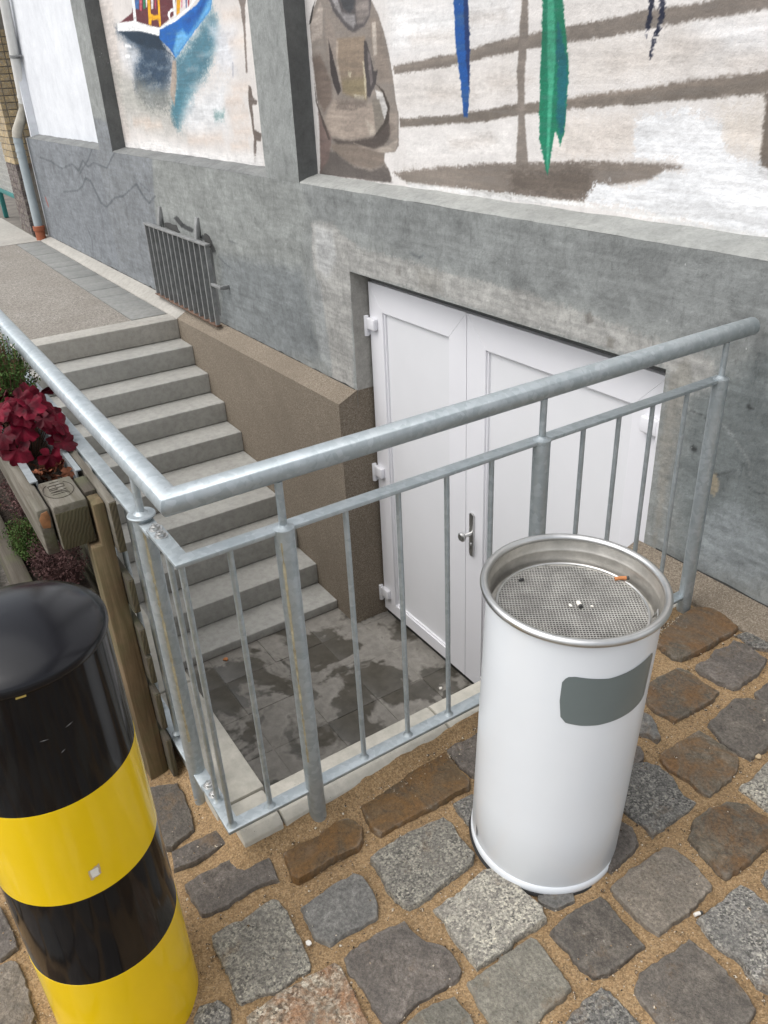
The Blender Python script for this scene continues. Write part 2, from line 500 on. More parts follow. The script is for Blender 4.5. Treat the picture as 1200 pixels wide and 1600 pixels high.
STONES = {
 'D': mat_stone('dark_basalt', ((0.062,0.052,0.043),(0.118,0.101,0.086),(0.18,0.158,0.138))),
 'B': mat_stone('brown_greywacke', ((0.07,0.06,0.05),(0.125,0.108,0.09),(0.18,0.158,0.13))),
 'T': mat_stone('tan_sandstone', ((0.11,0.095,0.075),(0.17,0.145,0.115),(0.23,0.20,0.165))),
 'L': mat_stone('light_limestone', ((0.15,0.14,0.11),(0.20,0.185,0.15),(0.25,0.235,0.19))),
 'S': mat_stone('smooth_grey_stone', ((0.08,0.078,0.072),(0.13,0.125,0.115),(0.18,0.175,0.16))),
 'G': mat_stone('speckled_granite', ((0.12,0.11,0.095),(0.19,0.175,0.15),(0.28,0.265,0.22)), ((0.075,0.07,0.062),(0.42,0.39,0.315)), 150),
 'K': mat_stone('grey_granite', ((0.07,0.068,0.062),(0.12,0.115,0.105),(0.19,0.18,0.165)), ((0.05,0.048,0.042),(0.31,0.295,0.25)), 160),
 'R': mat_stone('reddish_granite', ((0.12,0.095,0.07),(0.20,0.165,0.12),(0.29,0.25,0.19)), ((0.04,0.035,0.03),(0.48,0.44,0.36)), 120, (0.26,0.13,0.06)),
 'O': mat_stone('ochre_stone', ((0.05,0.035,0.02),(0.10,0.065,0.03),(0.15,0.10,0.05)), None, 120, (0.15,0.075,0.02), 0.6),
 'P': mat_stone('rusty_stone', ((0.07,0.058,0.042),(0.125,0.104,0.075),(0.19,0.16,0.12)), None, 120, (0.165,0.085,0.03)),
}

# traced outlines, metres: cobbles (x, y); wall paint (x, z)
STICK = (0.025, 0.501)
CHIP = (-0.119, 0.902)
COBBLES = [('D',[(-0.12,-1.912),(-0.119,-1.853),(-0.109,-1.792),(-0.067,-1.768),(-0.053,-1.781),(-0.059,-1.82),(-0.058,-1.872),(-0.069,-1.928)]),
('B',[(-0.358,-1.889),(-0.328,-1.821),(-0.22,-1.824),(-0.154,-1.842),(-0.139,-1.907),(-0.157,-1.95),(-0.269,-1.937)]),
('D',[(-0.013,-1.919),(-0.019,-1.876),(-0.015,-1.827),(-0.009,-1.783),(-0.002,-1.719),(0.021,-1.713),(0.072,-1.726),(0.105,-1.73),(0.097,-1.764),(0.091,-1.811),(0.097,-1.855),(0.092,-1.894),(0.084,-1.916),(0.039,-1.92)]),
('O',[(0.056,-1.688),(0.053,-1.645),(0.061,-1.598),(0.051,-1.571),(0.049,-1.535),(0.06,-1.504),(0.1,-1.49),(0.134,-1.507),(0.148,-1.535),(0.141,-1.598),(0.141,-1.648),(0.14,-1.691),(0.123,-1.7),(0.09,-1.695)]),
('G',[(0.141,-1.916),(0.137,-1.881),(0.147,-1.845),(0.138,-1.792),(0.138,-1.762),(0.152,-1.75),(0.198,-1.75),(0.258,-1.754),(0.331,-1.765),(0.341,-1.774),(0.336,-1.798),(0.341,-1.855),(0.325,-1.877),(0.319,-1.923),(0.304,-1.928),(0.257,-1.925),(0.207,-1.922),(0.162,-1.923)]),
('S',[(0.203,-1.718),(0.199,-1.649),(0.203,-1.577),(0.222,-1.562),(0.265,-1.565),(0.3,-1.573),(0.328,-1.588),(0.327,-1.622),(0.319,-1.659),(0.319,-1.709),(0.275,-1.73),(0.233,-1.724)]),
('K',[(0.269,-1.999),(0.282,-1.961),(0.313,-1.95),(0.333,-1.954),(0.348,-1.968),(0.31,-2.029),(0.286,-2.02)]),
('R',[(0.353,-1.927),(0.352,-1.89),(0.349,-1.844),(0.353,-1.781),(0.361,-1.722),(0.376,-1.715),(0.434,-1.72),(0.486,-1.726),(0.519,-1.73),(0.548,-1.76),(0.506,-1.867),(0.421,-1.937)]),
('D',[(0.366,-1.697),(0.357,-1.682),(0.359,-1.642),(0.362,-1.593),(0.374,-1.546),(0.396,-1.547),(0.441,-1.535),(0.461,-1.515),(0.491,-1.503),(0.535,-1.509),(0.543,-1.526),(0.538,-1.572),(0.534,-1.627),(0.538,-1.653),(0.54,-1.683),(0.528,-1.699),(0.494,-1.7),(0.44,-1.697),(0.403,-1.706)]),
('G',[(0.189,-1.519),(0.184,-1.473),(0.183,-1.428),(0.19,-1.365),(0.2,-1.308),(0.226,-1.301),(0.268,-1.309),(0.328,-1.311),(0.346,-1.331),(0.35,-1.377),(0.354,-1.418),(0.36,-1.486),(0.356,-1.519),(0.318,-1.534),(0.276,-1.531),(0.231,-1.522)]),
('G',[(0.388,-1.475),(0.389,-1.399),(0.379,-1.323),(0.389,-1.304),(0.442,-1.289),(0.531,-1.277),(0.555,-1.29),(0.554,-1.342),(0.555,-1.408),(0.55,-1.478),(0.512,-1.479),(0.461,-1.48),(0.426,-1.47)]),
('O',[(0.009,-1.455),(0.006,-1.407),(0.009,-1.321),(0.016,-1.251),(0.028,-1.179),(0.064,-1.178),(0.111,-1.182),(0.155,-1.185),(0.169,-1.201),(0.162,-1.238),(0.161,-1.313),(0.155,-1.38),(0.15,-1.464),(0.125,-1.473),(0.077,-1.466)]),
('D',[(0.007,-1.168),(-0.001,-1.128),(0.019,-1.082),(0.009,-1.028),(0.072,-1.026),(0.138,-1.093),(0.154,-1.161),(0.097,-1.171),(0.04,-1.171)]),
('K',[(0.183,-1.26),(0.19,-1.207),(0.236,-1.175),(0.289,-1.187),(0.306,-1.243),(0.283,-1.265),(0.221,-1.267)]),
('L',[(0.563,-1.513),(0.566,-1.45),(0.569,-1.346),(0.58,-1.34),(0.628,-1.342),(0.697,-1.35),(0.704,-1.381),(0.698,-1.427),(0.705,-1.46),(0.702,-1.514),(0.657,-1.526),(0.6,-1.52)]),
('L',[(0.553,-1.671),(0.552,-1.623),(0.569,-1.554),(0.591,-1.555),(0.625,-1.554),(0.679,-1.576),(0.666,-1.644),(0.599,-1.688)]),
('B',[(0.582,-1.301),(0.577,-1.245),(0.589,-1.157),(0.604,-1.152),(0.647,-1.158),(0.723,-1.163),(0.72,-1.213),(0.719,-1.268),(0.706,-1.297),(0.676,-1.304),(0.637,-1.303)]),
('S',[(0.469,-1.244),(0.526,-1.182),(0.556,-1.204),(0.546,-1.253),(0.509,-1.267)]),
('T',[(0.581,-1.116),(0.58,-1.04),(0.586,-0.935),(0.608,-0.921),(0.668,-0.923),(0.716,-0.934),(0.727,-1.027),(0.723,-1.117),(0.698,-1.124),(0.648,-1.123)]),
('B',[(0.778,-1.252),(0.757,-1.215),(0.762,-1.157),(0.768,-1.077),(0.782,-1.073),(0.834,-1.072),(0.896,-1.075),(0.939,-1.088),(0.944,-1.121),(0.94,-1.193),(0.892,-1.261),(0.847,-1.262),(0.812,-1.259)]),
('K',[(0.751,-1.028),(0.749,-0.961),(0.752,-0.884),(0.769,-0.877),(0.84,-0.877),(0.922,-0.944),(0.942,-1.027),(0.908,-1.045),(0.859,-1.03),(0.811,-1.042)]),
('K',[(0.738,-1.408),(0.731,-1.354),(0.733,-1.302),(0.748,-1.294),(0.824,-1.291),(0.856,-1.309),(0.845,-1.384),(0.787,-1.426)]),
('P',[(0.602,-0.873),(0.579,-0.828),(0.578,-0.769),(0.593,-0.721),(0.627,-0.688),(0.654,-0.691),(0.699,-0.678),(0.728,-0.714),(0.727,-0.803),(0.728,-0.86),(0.721,-0.891),(0.693,-0.893),(0.66,-0.886)]),
('P',[(0.399,-0.734),(0.389,-0.71),(0.391,-0.63),(0.395,-0.572),(0.434,-0.567),(0.511,-0.565),(0.542,-0.607),(0.554,-0.669),(0.553,-0.733),(0.536,-0.74),(0.484,-0.737),(0.439,-0.747)]),
('K',[(0.358,-0.827),(0.38,-0.777),(0.413,-0.755),(0.458,-0.757),(0.513,-0.78),(0.547,-0.771),(0.548,-0.823),(0.545,-0.872),(0.547,-0.933),(0.522,-0.93),(0.454,-0.938),(0.403,-0.923)]),
('D',[(0.469,-0.971),(0.505,-0.959),(0.543,-0.981),(0.553,-1.034),(0.556,-1.086),(0.504,-1.084),(0.461,-1.007)]),
('D',[(0.314,-0.755),(0.338,-0.743),(0.369,-0.759),(0.373,-0.771),(0.372,-0.812),(0.329,-0.828)]),
('S',[(0.237,-0.657),(0.255,-0.646),(0.28,-0.631),(0.351,-0.678),(0.356,-0.697),(0.306,-0.708),(0.26,-0.708)]),
('P',[(0.208,-0.576),(0.185,-0.522),(0.195,-0.461),(0.198,-0.425),(0.224,-0.411),(0.247,-0.414),(0.337,-0.415),(0.346,-0.441),(0.339,-0.528),(0.335,-0.601),(0.3,-0.605),(0.247,-0.607)]),
('P',[(0.088,-0.382),(0.055,-0.317),(0.039,-0.227),(0.039,-0.148),(0.074,-0.116),(0.122,-0.111),(0.191,-0.131),(0.194,-0.163),(0.19,-0.271),(0.176,-0.378),(0.154,-0.392)]),
('D',[(0.223,-0.372),(0.229,-0.322),(0.212,-0.278),(0.226,-0.227),(0.216,-0.186),(0.256,-0.175),(0.334,-0.188),(0.354,-0.249),(0.358,-0.358),(0.351,-0.367),(0.304,-0.387)]),
('K',[(0.209,-0.155),(0.219,-0.108),(0.298,-0.1),(0.332,-0.134),(0.274,-0.168)]),
('D',[(0.395,-0.333),(0.396,-0.272),(0.438,-0.214),(0.489,-0.277),(0.446,-0.344),(0.415,-0.346)]),
('B',[(0.397,-0.537),(0.391,-0.51),(0.38,-0.398),(0.405,-0.367),(0.438,-0.353),(0.497,-0.347),(0.537,-0.414),(0.542,-0.482),(0.542,-0.553),(0.511,-0.557),(0.461,-0.559)]),
('G',[(0.583,-0.655),(0.584,-0.616),(0.575,-0.529),(0.644,-0.525),(0.69,-0.581),(0.666,-0.66),(0.63,-0.659)]),
('K',[(0.768,-0.831),(0.765,-0.796),(0.809,-0.775),(0.829,-0.828),(0.798,-0.839)]),
('D',[(-0.324,-2.381),(-0.232,-2.307),(-0.176,-2.299),(-0.125,-2.293),(-0.106,-2.295),(-0.098,-2.332),(-0.137,-2.394)]),
('T',[(-0.083,-2.416),(-0.082,-2.335),(-0.08,-2.313),(-0.059,-2.299),(0.009,-2.294),(0.084,-2.292),(0.104,-2.305),(0.106,-2.344),(0.078,-2.414)]),
('K',[(0.124,-0.758),(0.151,-0.682),(0.257,-0.692),(0.296,-0.797),(0.224,-0.832)]),
('D',[(-0.083,-0.933),(-0.078,-0.837),(0.033,-0.809),(0.096,-0.917),(0.046,-0.981)]),
('P',[(0.126,-1.015),(0.136,-0.905),(0.286,-0.883),(0.34,-1.006),(0.257,-1.063)]),
('K',[(0.33,-1.212),(0.33,-1.085),(0.451,-1.051),(0.478,-1.162),(0.418,-1.228)]),
('B',[(0.014,-0.767),(-0.006,-0.655),(0.11,-0.625),(0.134,-0.703),(0.126,-0.797)]),
('B',[(0.022,-0.574),(0.018,-0.457),(0.116,-0.48),(0.166,-0.577),(0.15,-0.641)])]
MURAL_RIGHT = [([(-2.074,1.921),(-1.266,1.858),(-1.263,1.784),(-2.057,1.711)],(222,222,222),0.08,0.05,0.8),
([(-2.064,1.617),(-1.258,1.682),(-1.251,1.551),(-2.041,1.489)],(212,202,192),0.06,0.05,0.6),
([(-0.97,1.696),(-0.244,1.741),(-0.196,1.626),(-0.92,1.574)],(210,199,188),0.06,0.06,0.7),
([(-0.452,1.735),(-0.22,1.74),(-0.204,1.664),(-0.386,1.672)],(224,224,226),0.06,0.05,0.8),
([(-1.052,1.486),(-0.662,1.503),(-0.578,1.375),(-1.02,1.341)],(208,194,180),0.05,0.06,0.7),
([(-1.982,1.391),(-1.247,1.456),(-1.241,1.329),(-1.955,1.292)],(222,217,212),0.05,0.05,0.7),
([(-0.33,1.517),(-0.176,1.528),(-0.147,1.386),(-0.323,1.399)],(205,190,172),0.05,0.06,0.7),
([(-1.099,1.845),(-0.64,1.809),(-0.668,1.791),(-0.976,1.767)],(214,206,198),0.05,0.05,0.6),
([(-1.929,1.78),(-1.621,1.781),(-1.595,1.752),(-1.901,1.746)],(202,188,176),0.03,0.03,0.55),
([(-1.57,1.829),(-1.309,1.827),(-1.285,1.8),(-1.544,1.798)],(202,188,176),0.03,0.03,0.55),
([(-1.791,1.568),(-1.492,1.583),(-1.466,1.554),(-1.763,1.534)],(202,188,176),0.03,0.03,0.55),
([(-1.394,1.606),(-1.145,1.618),(-1.122,1.592),(-1.369,1.576)],(202,188,176),0.03,0.03,0.55),
([(-0.783,1.654),(-0.603,1.661),(-0.584,1.639),(-0.763,1.628)],(202,188,176),0.03,0.03,0.55),
([(-0.531,1.688),(-0.376,1.693),(-0.359,1.673),(-0.512,1.664)],(202,188,176),0.03,0.03,0.55),
([(-0.326,1.64),(-0.189,1.647),(-0.173,1.627),(-0.309,1.617)],(202,188,176),0.03,0.03,0.55),
([(-0.831,1.439),(-0.639,1.459),(-0.619,1.436),(-0.809,1.412)],(202,188,176),0.03,0.03,0.55),
([(-0.941,1.384),(-0.736,1.407),(-0.715,1.384),(-0.919,1.356)],(202,188,176),0.03,0.03,0.55),
([(-1.652,1.386),(-1.364,1.413),(-1.338,1.385),(-1.624,1.353)],(202,188,176),0.03,0.03,0.55),
([(-0.291,1.454),(-0.152,1.47),(-0.136,1.45),(-0.274,1.431)],(202,188,176),0.03,0.03,0.55),
([(-2.054,1.672),(-1.596,1.701),(-1.26,1.74),(-1.092,1.747),(-0.975,1.757),(-0.636,1.783),(-0.433,1.788),(-0.233,1.803),(-0.121,1.812),(-0.111,1.768),(-0.223,1.754),(-0.482,1.745),(-0.791,1.72),(-0.991,1.717),(-1.258,1.695),(-1.649,1.661),(-2.047,1.637)],(120,110,101),0.005,0.01,1.0),
([(-2.054,1.672),(-1.596,1.697),(-1.26,1.739),(-0.975,1.753),(-0.974,1.741),(-1.26,1.723),(-1.649,1.682),(-2.055,1.655)],(140,128,116),0.01,0.012,0.7),
([(-2.016,1.464),(-1.596,1.481),(-1.25,1.521),(-1.076,1.535),(-0.807,1.555),(-0.455,1.586),(-0.192,1.606),(-0.078,1.618),(-0.067,1.571),(-0.182,1.555),(-0.447,1.538),(-0.803,1.516),(-1.033,1.503),(-1.39,1.464),(-2.012,1.424)],(116,106,96),0.005,0.01,1.0),
([(-1.076,1.535),(-0.456,1.588),(-0.192,1.606),(-0.189,1.591),(-0.453,1.57),(-1.075,1.519)],(132,119,107),0.01,0.012,0.7),
([(-1.209,1.901),(-1.184,1.899),(-1.174,1.742),(-1.185,1.629),(-1.175,1.471),(-1.142,1.292),(-1.22,1.287),(-1.213,1.47),(-1.226,1.63),(-1.218,1.756)],(124,114,105),0.005,0.007,1.0),
([(-2.085,1.23),(-1.653,1.284),(-1.149,1.326),(-0.937,1.338),(-0.575,1.358),(-0.43,1.359),(-0.438,1.342),(-0.506,1.332),(-0.559,1.302),(-0.702,1.279),(-0.81,1.244),(-0.845,1.207),(-1.03,1.201),(-1.382,1.198),(-1.96,1.193)],(122,111,101),0.008,0.015,1.0),
([(-1.239,1.286),(-0.819,1.325),(-0.81,1.247),(-0.925,1.21),(-1.235,1.213)],(96,85,76),0.03,0.03,0.7),
([(-1.991,1.239),(-1.597,1.28),(-1.383,1.216),(-1.895,1.203)],(140,128,116),0.03,0.03,0.6),
([(-0.189,1.558),(-0.062,1.547),(-0.015,1.337),(-0.172,1.329),(-0.176,1.436)],(110,99,88),0.005,0.01,1.0),
([(-0.642,1.48),(-0.444,1.516),(-0.325,1.485),(-0.282,1.4),(-0.13,1.365),(0.092,1.359),(0.14,1.161),(-0.106,1.183),(-0.241,1.184),(-0.553,1.205),(-0.845,1.211),(-0.795,1.281),(-0.683,1.27),(-0.551,1.305),(-0.507,1.334),(-0.43,1.342),(-0.481,1.368),(-0.643,1.36)],(212,214,217),0.008,0.035,0.95),
([(-1.96,1.198),(-1.332,1.202),(-0.845,1.211),(-0.106,1.183),(-0.103,1.172),(-0.843,1.19),(-1.962,1.172)],(214,214,212),0.003,0.02,0.8),
([(-1.615,1.964),(-1.528,1.955),(-1.512,1.746),(-1.51,1.566),(-1.519,1.476),(-1.543,1.476),(-1.569,1.609),(-1.601,1.75)],(24,78,146),0.003,0.007,1.0),
([(-1.555,1.958),(-1.528,1.955),(-1.509,1.745),(-1.507,1.559),(-1.528,1.664)],(20,45,95),0.004,0.012,0.85),
([(-1.112,1.916),(-1.023,1.907),(-0.992,1.768),(-0.959,1.624),(-0.962,1.436),(-0.982,1.389),(-1.011,1.434),(-1.03,1.333),(-1.04,1.282),(-1.061,1.332),(-1.095,1.405),(-1.104,1.602),(-1.098,1.75)],(18,112,84),0.003,0.008,1.0),
([(-1.083,1.89),(-1.055,1.888),(-1.029,1.662),(-1.035,1.434),(-1.037,1.299),(-1.051,1.339),(-1.061,1.601)],(70,162,130),0.005,0.008,0.85),
([(-1.023,1.77),(-0.974,1.66),(-0.961,1.599),(-0.966,1.436),(-0.988,1.409),(-1.012,1.499)],(22,92,106),0.006,0.014,0.85),
([(-0.636,1.84),(-0.613,1.838),(-0.621,1.745),(-0.633,1.709),(-0.638,1.72),(-0.634,1.767)],(42,48,72),0.003,0.012,1.0),
([(-0.598,1.836),(-0.574,1.834),(-0.571,1.758),(-0.599,1.691),(-0.609,1.651),(-0.609,1.702),(-0.592,1.744)],(42,48,72),0.003,0.014,0.9),
([(-2.726,2.004),(-2.663,1.999),(-2.737,1.941),(-2.786,1.88),(-2.79,1.814),(-2.789,1.729),(-2.776,1.614),(-2.771,1.526),(-2.766,1.406),(-2.802,1.178),(-2.636,1.18),(-2.403,1.18),(-2.109,1.186),(-2.095,1.201),(-2.124,1.25),(-2.158,1.276),(-2.149,1.313),(-2.067,1.32),(-2.027,1.348),(-2.019,1.476),(-2.041,1.538),(-2.056,1.63),(-2.08,1.715),(-2.115,1.805),(-2.16,1.88),(-2.218,1.942),(-2.269,1.966)],(128,118,109),0.003,0.004,1.0),
([(-2.782,1.879),(-2.67,1.957),(-2.648,1.935),(-2.67,1.819),(-2.734,1.811),(-2.789,1.786)],(162,149,138),0.012,0.01,0.8),
([(-2.614,1.911),(-2.541,1.823),(-2.529,1.737),(-2.603,1.662),(-2.629,1.74),(-2.64,1.833)],(140,126,115),0.02,0.01,0.7),
([(-2.789,1.729),(-2.706,1.743),(-2.61,1.617),(-2.61,1.532),(-2.71,1.479),(-2.768,1.538)],(112,97,87),0.02,0.01,0.9),
([(-2.224,1.875),(-2.162,1.861),(-2.091,1.71),(-2.067,1.609),(-2.173,1.611),(-2.207,1.725),(-2.232,1.796)],(134,120,108),0.02,0.01,0.8),
([(-2.211,1.845),(-2.179,1.843),(-2.18,1.724),(-2.207,1.72)],(184,172,158),0.008,0.012,0.7),
([(-2.532,1.801),(-2.276,1.796),(-2.286,1.538),(-2.408,1.549),(-2.503,1.571),(-2.534,1.66),(-2.547,1.737)],(136,118,99),0.008,0.006,1.0),
([(-2.507,1.627),(-2.282,1.634),(-2.287,1.535),(-2.408,1.549),(-2.503,1.571)],(128,115,84),0.02,0.01,0.8),
([(-2.442,1.658),(-2.413,1.655),(-2.421,1.636),(-2.451,1.638)],(190,180,150),0.006,0.014,0.7),
([(-2.304,1.697),(-2.276,1.696),(-2.29,1.538),(-2.304,1.538)],(190,180,150),0.004,0.014,0.6),
([(-2.406,1.563),(-2.302,1.554),(-2.315,1.535),(-2.397,1.543)],(196,186,162),0.006,0.014,0.6),
([(-2.539,1.796),(-2.515,1.789),(-2.534,1.704),(-2.509,1.616),(-2.534,1.616),(-2.552,1.705)],(160,145,130),0.006,0.008,0.7),
([(-2.613,1.799),(-2.585,1.739),(-2.552,1.661),(-2.52,1.583),(-2.555,1.558),(-2.592,1.606),(-2.609,1.662)],(74,67,66),0.006,0.006,1.0),
([(-2.283,1.781),(-2.262,1.773),(-2.23,1.705),(-2.211,1.653),(-2.18,1.66),(-2.202,1.601),(-2.257,1.548),(-2.282,1.549),(-2.282,1.613),(-2.293,1.686)],(82,76,76),0.005,0.006,1.0),
([(-2.258,1.737),(-2.239,1.726),(-2.223,1.612),(-2.247,1.591),(-2.257,1.654)],(120,110,108),0.005,0.006,0.7),
([(-2.597,1.983),(-2.552,1.917),(-2.475,1.861),(-2.409,1.826),(-2.358,1.818),(-2.272,1.838),(-2.224,1.875),(-2.206,1.951)],(92,87,88),0.006,0.006,1.0),
([(-2.572,1.981),(-2.526,1.926),(-2.439,1.864),(-2.373,1.837),(-2.348,1.853),(-2.356,1.884),(-2.47,1.901),(-2.507,1.975)],(140,136,136),0.008,0.008,0.85),
([(-2.483,1.973),(-2.455,1.921),(-2.4,1.897),(-2.364,1.914),(-2.341,1.962)],(78,80,84),0.008,0.008,1.0),
([(-2.33,1.961),(-2.227,1.952),(-2.229,1.88),(-2.282,1.849),(-2.337,1.852),(-2.343,1.898)],(134,124,118),0.012,0.008,0.85),
([(-2.609,1.538),(-2.41,1.532),(-2.317,1.516),(-2.225,1.527),(-2.22,1.397),(-2.334,1.365),(-2.506,1.356),(-2.647,1.37),(-2.716,1.443)],(150,134,120),0.02,0.01,0.9),
([(-2.57,1.538),(-2.291,1.543),(-2.295,1.511),(-2.438,1.504),(-2.576,1.498)],(112,100,91),0.02,0.02,0.8),
([(-2.306,1.456),(-2.234,1.429),(-2.221,1.391),(-2.273,1.384)],(168,156,140),0.012,0.014,0.7),
([(-2.209,1.58),(-2.145,1.567),(-2.105,1.501),(-2.131,1.448),(-2.157,1.479),(-2.196,1.538)],(190,185,180),0.004,0.005,1.0),
([(-2.241,1.538),(-2.179,1.543),(-2.143,1.458),(-2.21,1.389),(-2.227,1.451)],(122,114,103),0.006,0.006,1.0),
([(-2.201,1.604),(-2.133,1.574),(-2.09,1.512),(-2.101,1.443),(-2.194,1.381),(-2.239,1.379),(-2.144,1.445),(-2.109,1.501),(-2.145,1.564)],(80,71,65),0.005,0.006,1.0),
([(-2.636,1.358),(-2.432,1.353),(-2.216,1.383),(-2.1,1.448),(-2.054,1.423),(-2.152,1.349),(-2.244,1.326),(-2.385,1.334),(-2.587,1.333)],(90,80,74),0.01,0.008,1.0),
([(-2.098,1.485),(-2.034,1.496),(-2.037,1.37),(-2.095,1.379)],(142,128,116),0.01,0.012,0.7),
([(-2.427,1.345),(-2.244,1.323),(-2.119,1.345),(-2.036,1.375),(-2.056,1.326),(-2.155,1.315),(-2.28,1.313)],(156,143,130),0.006,0.006,1.0),
([(-2.667,1.33),(-2.433,1.341),(-2.155,1.31),(-2.159,1.259),(-2.276,1.235),(-2.445,1.243),(-2.607,1.283)],(124,110,98),0.012,0.008,1.0),
([(-2.699,1.298),(-2.619,1.295),(-2.446,1.237),(-2.277,1.227),(-2.159,1.259),(-2.116,1.239),(-2.096,1.187),(-2.803,1.172),(-2.777,1.244)],(98,90,85),0.01,0.008,1.0),
([(-2.772,1.478),(-2.717,1.437),(-2.649,1.36),(-2.691,1.261),(-2.794,1.185),(-2.771,1.406)],(116,95,89),0.012,0.008,0.85),
([(-2.75,1.942),(-2.716,1.971),(-2.775,1.879),(-2.797,1.875)],(70,66,64),0.003,0.004,1.0),
([(-2.788,1.62),(-2.777,1.526),(-2.7,1.416),(-2.663,1.354),(-2.683,1.353),(-2.728,1.416),(-2.787,1.526)],(84,74,68),0.004,0.005,0.8)]
